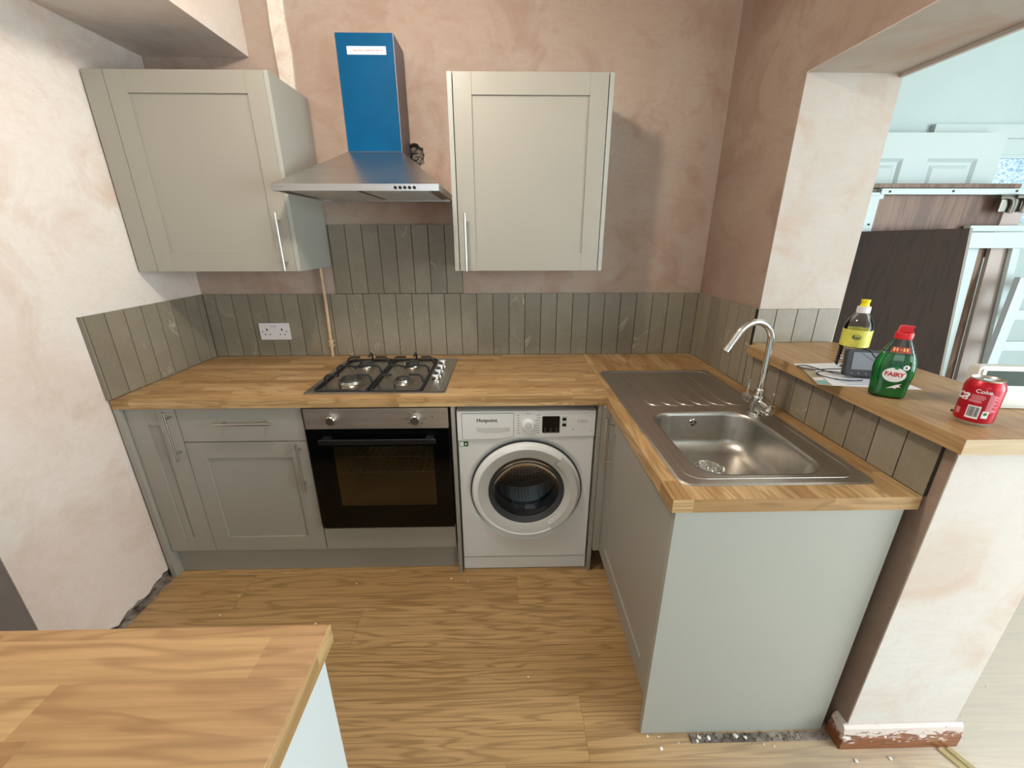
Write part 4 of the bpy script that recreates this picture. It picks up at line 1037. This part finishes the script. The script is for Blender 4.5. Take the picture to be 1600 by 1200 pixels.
bm = BM(); tube(bm, [(1.425, -1.285, LZ+.0026), (1.437, -1.296, LZ+.0026)], .0024, 8)
tag(obj('wall_plug', bm, M_ink), 'tiny dark plug lying on the ledge left of the red can', 'fixing')

# ------------------------------------------------------------------ adjoining room
t = thing('panelled_door', 'white panelled door standing upright against the far wall', 'door', (2.13, -.2, 0))
bm = BM(); DX0, DX1, DY = 1.742, 2.520, -.200
wst, gapw = .102, .110; z_rows = [(.23, .80), (.92, 1.55), (1.66, 1.862)]
pw = (DX1-DX0-2*wst-gapw)/2
holes = []
for a, b in z_rows:
    for q in range(2): x0 = DX0+wst+q*(pw+gapw); holes.append([(x0, a), (x0+pw, a), (x0+pw, b), (x0, b)])
prism_hole(bm, [(DX0, .002), (DX1, .002), (DX1, 1.963), (DX0, 1.963)], holes, DY, DY+.036, 'y')
for h in holes:
    (x0, a), (x1, _), (_, b), _ = h
    def rc(i, y): return [(x0+i, y, a+i), (x1-i, y, a+i), (x1-i, y, b-i), (x0+i, y, b-i)]
    rings(bm, [rc(0, DY), rc(.014, DY+.010), rc(.026, DY+.010), rc(.040, DY+.003)], False, True)
obj('door_leaf', bm, M_bedwhite, t, angle=10)
t = thing('bed_side_frame', 'dismantled bed side leaning by the far wall, brown board in a white rail', 'bed frame', (2.2, -.3, 0))
obj('top_board', box(BM(), 1.72, 2.548, -.300, -.262, 1.731, 1.749, .002), M_farwood, t)
bm = BM(); box(bm, 1.910, 2.60, -.325, -.296, 1.703, 1.727, .003); box(bm, 1.86, 1.912, -.325, -.296, .10, 1.70, .003); box(bm, 1.72, 1.93, -.322, -.298, 1.684, 1.712, .003)
fr = obj('rail', bm, M_bedwhite, t, 'white rail and upright')
for x, z in ((1.947, 1.714), (2.225, 1.716), (2.505, 1.717), (1.892, 1.582), (2.625, 1.60)):
    b_ = BM(); lathe(b_, [(.0045, -.0015), (.0045, .001)], (x, -.326, z), 'y', 12); obj('bolt_hole', b_, M_ink, fr)
obj('board', box(BM(), 1.92, 2.512, -.292, -.270, 1.44, 1.704, .002), M_farwood, t, 'brown grained board')
bm = BM(); box(bm, 2.34, 2.82, -.352, -.330, 1.482, 1.550, .003); box(bm, 2.35, 2.82, -.332, -.300, 1.552, 1.578, .003); obj('cross_rail', bm, M_bedwhite, t, 'white cross rail')
bm = BM(); box(bm, 2.512, 2.60, -.300, -.276, 1.552, 1.70, .002); obj('end_block', bm, M_taupe, t)
bm = BM(); tube(bm, smoothpath([(2.43, -.335, 1.692), (2.47, -.345, 1.688), (2.485, -.345, 1.66), (2.482, -.345, 1.628)], 5), .009, 8); tube(bm, smoothpath([(2.49, -.345, 1.694), (2.525, -.35, 1.690), (2.535, -.35, 1.66), (2.530, -.35, 1.63)], 5), .009, 8); box(bm, 2.44, 2.535, -.338, -.326, 1.632, 1.70, .004)
obj('hook_bracket', bm, steel('grey_bracket', srgb(130, 128, 120), .4, 'n'), t, 'grey metal hook bracket')
bm = prism(BM(), [(1.826, .002), (2.46, .002), (2.41, .877), (2.304, 1.565), (1.826, 1.552)], -.372, -.352, 'y', .003)
t = obj('dark_board', bm, M_darkwood); tag(t, 'large dark brown veneer board leaning upright beyond the ledge', 'board')
bm = prism(BM(), [(2.46, .002), (2.475, .002), (2.423, .877), (2.316, 1.567), (2.304, 1.565), (2.41, .877)], -.373, -.351, 'y'); obj('edge_strip', bm, simple('edge_grey', srgb(130, 124, 112), .5), t)
def lean(x0t, x1t, zt, x0b, x1b, yf, th=.02): return prism(BM(), [(x0b, .002), (x1b, .002), (x1t, zt), (x0t, zt)], yf, yf+th, 'y', .002)
tag(obj('upright_rail', lean(2.380, 2.435, 1.482, 2.52, 2.585, -.322, .018), M_bedwhite), 'white upright bed rail right beside the dark board', 'bed part')
tag(obj('upright_post', lean(2.434, 2.492, 1.480, 2.584, 2.665, -.300, .018), M_farwood), 'narrow brown upright bed post between the white and the taupe ones', 'bed part')
tag(obj('upright_board', lean(2.488, 2.578, 1.50, 2.66, 2.80, -.322, .018), M_taupe), 'broad taupe upright bed side board', 'bed part')
tag(obj('upright_rail', lean(2.560, 2.595, 1.50, 2.80, 2.86, -.345, .018), M_bedwhite), 'white upright bed rail with a bolt hole, behind the ladder', 'bed part')
t = thing('bed_ladder', 'pale grey bunk ladder leaning at the right edge', 'ladder', (2.75, -.4, 0))
for x in (2.545, 2.88): obj('ladder_side', prism(BM(), [(x+.02, .002), (x+.06, .002), (x+.045, 1.363), (x-.005, 1.363)], -.435, -.410, 'y', .002), M_fargrey, t)
for z in (.35, .52, .69, .86, 1.03, 1.175, 1.31): obj('rung', box(BM(), 2.575, 2.90, -.432, -.412, z, z+.045, .002), M_fargrey, t)
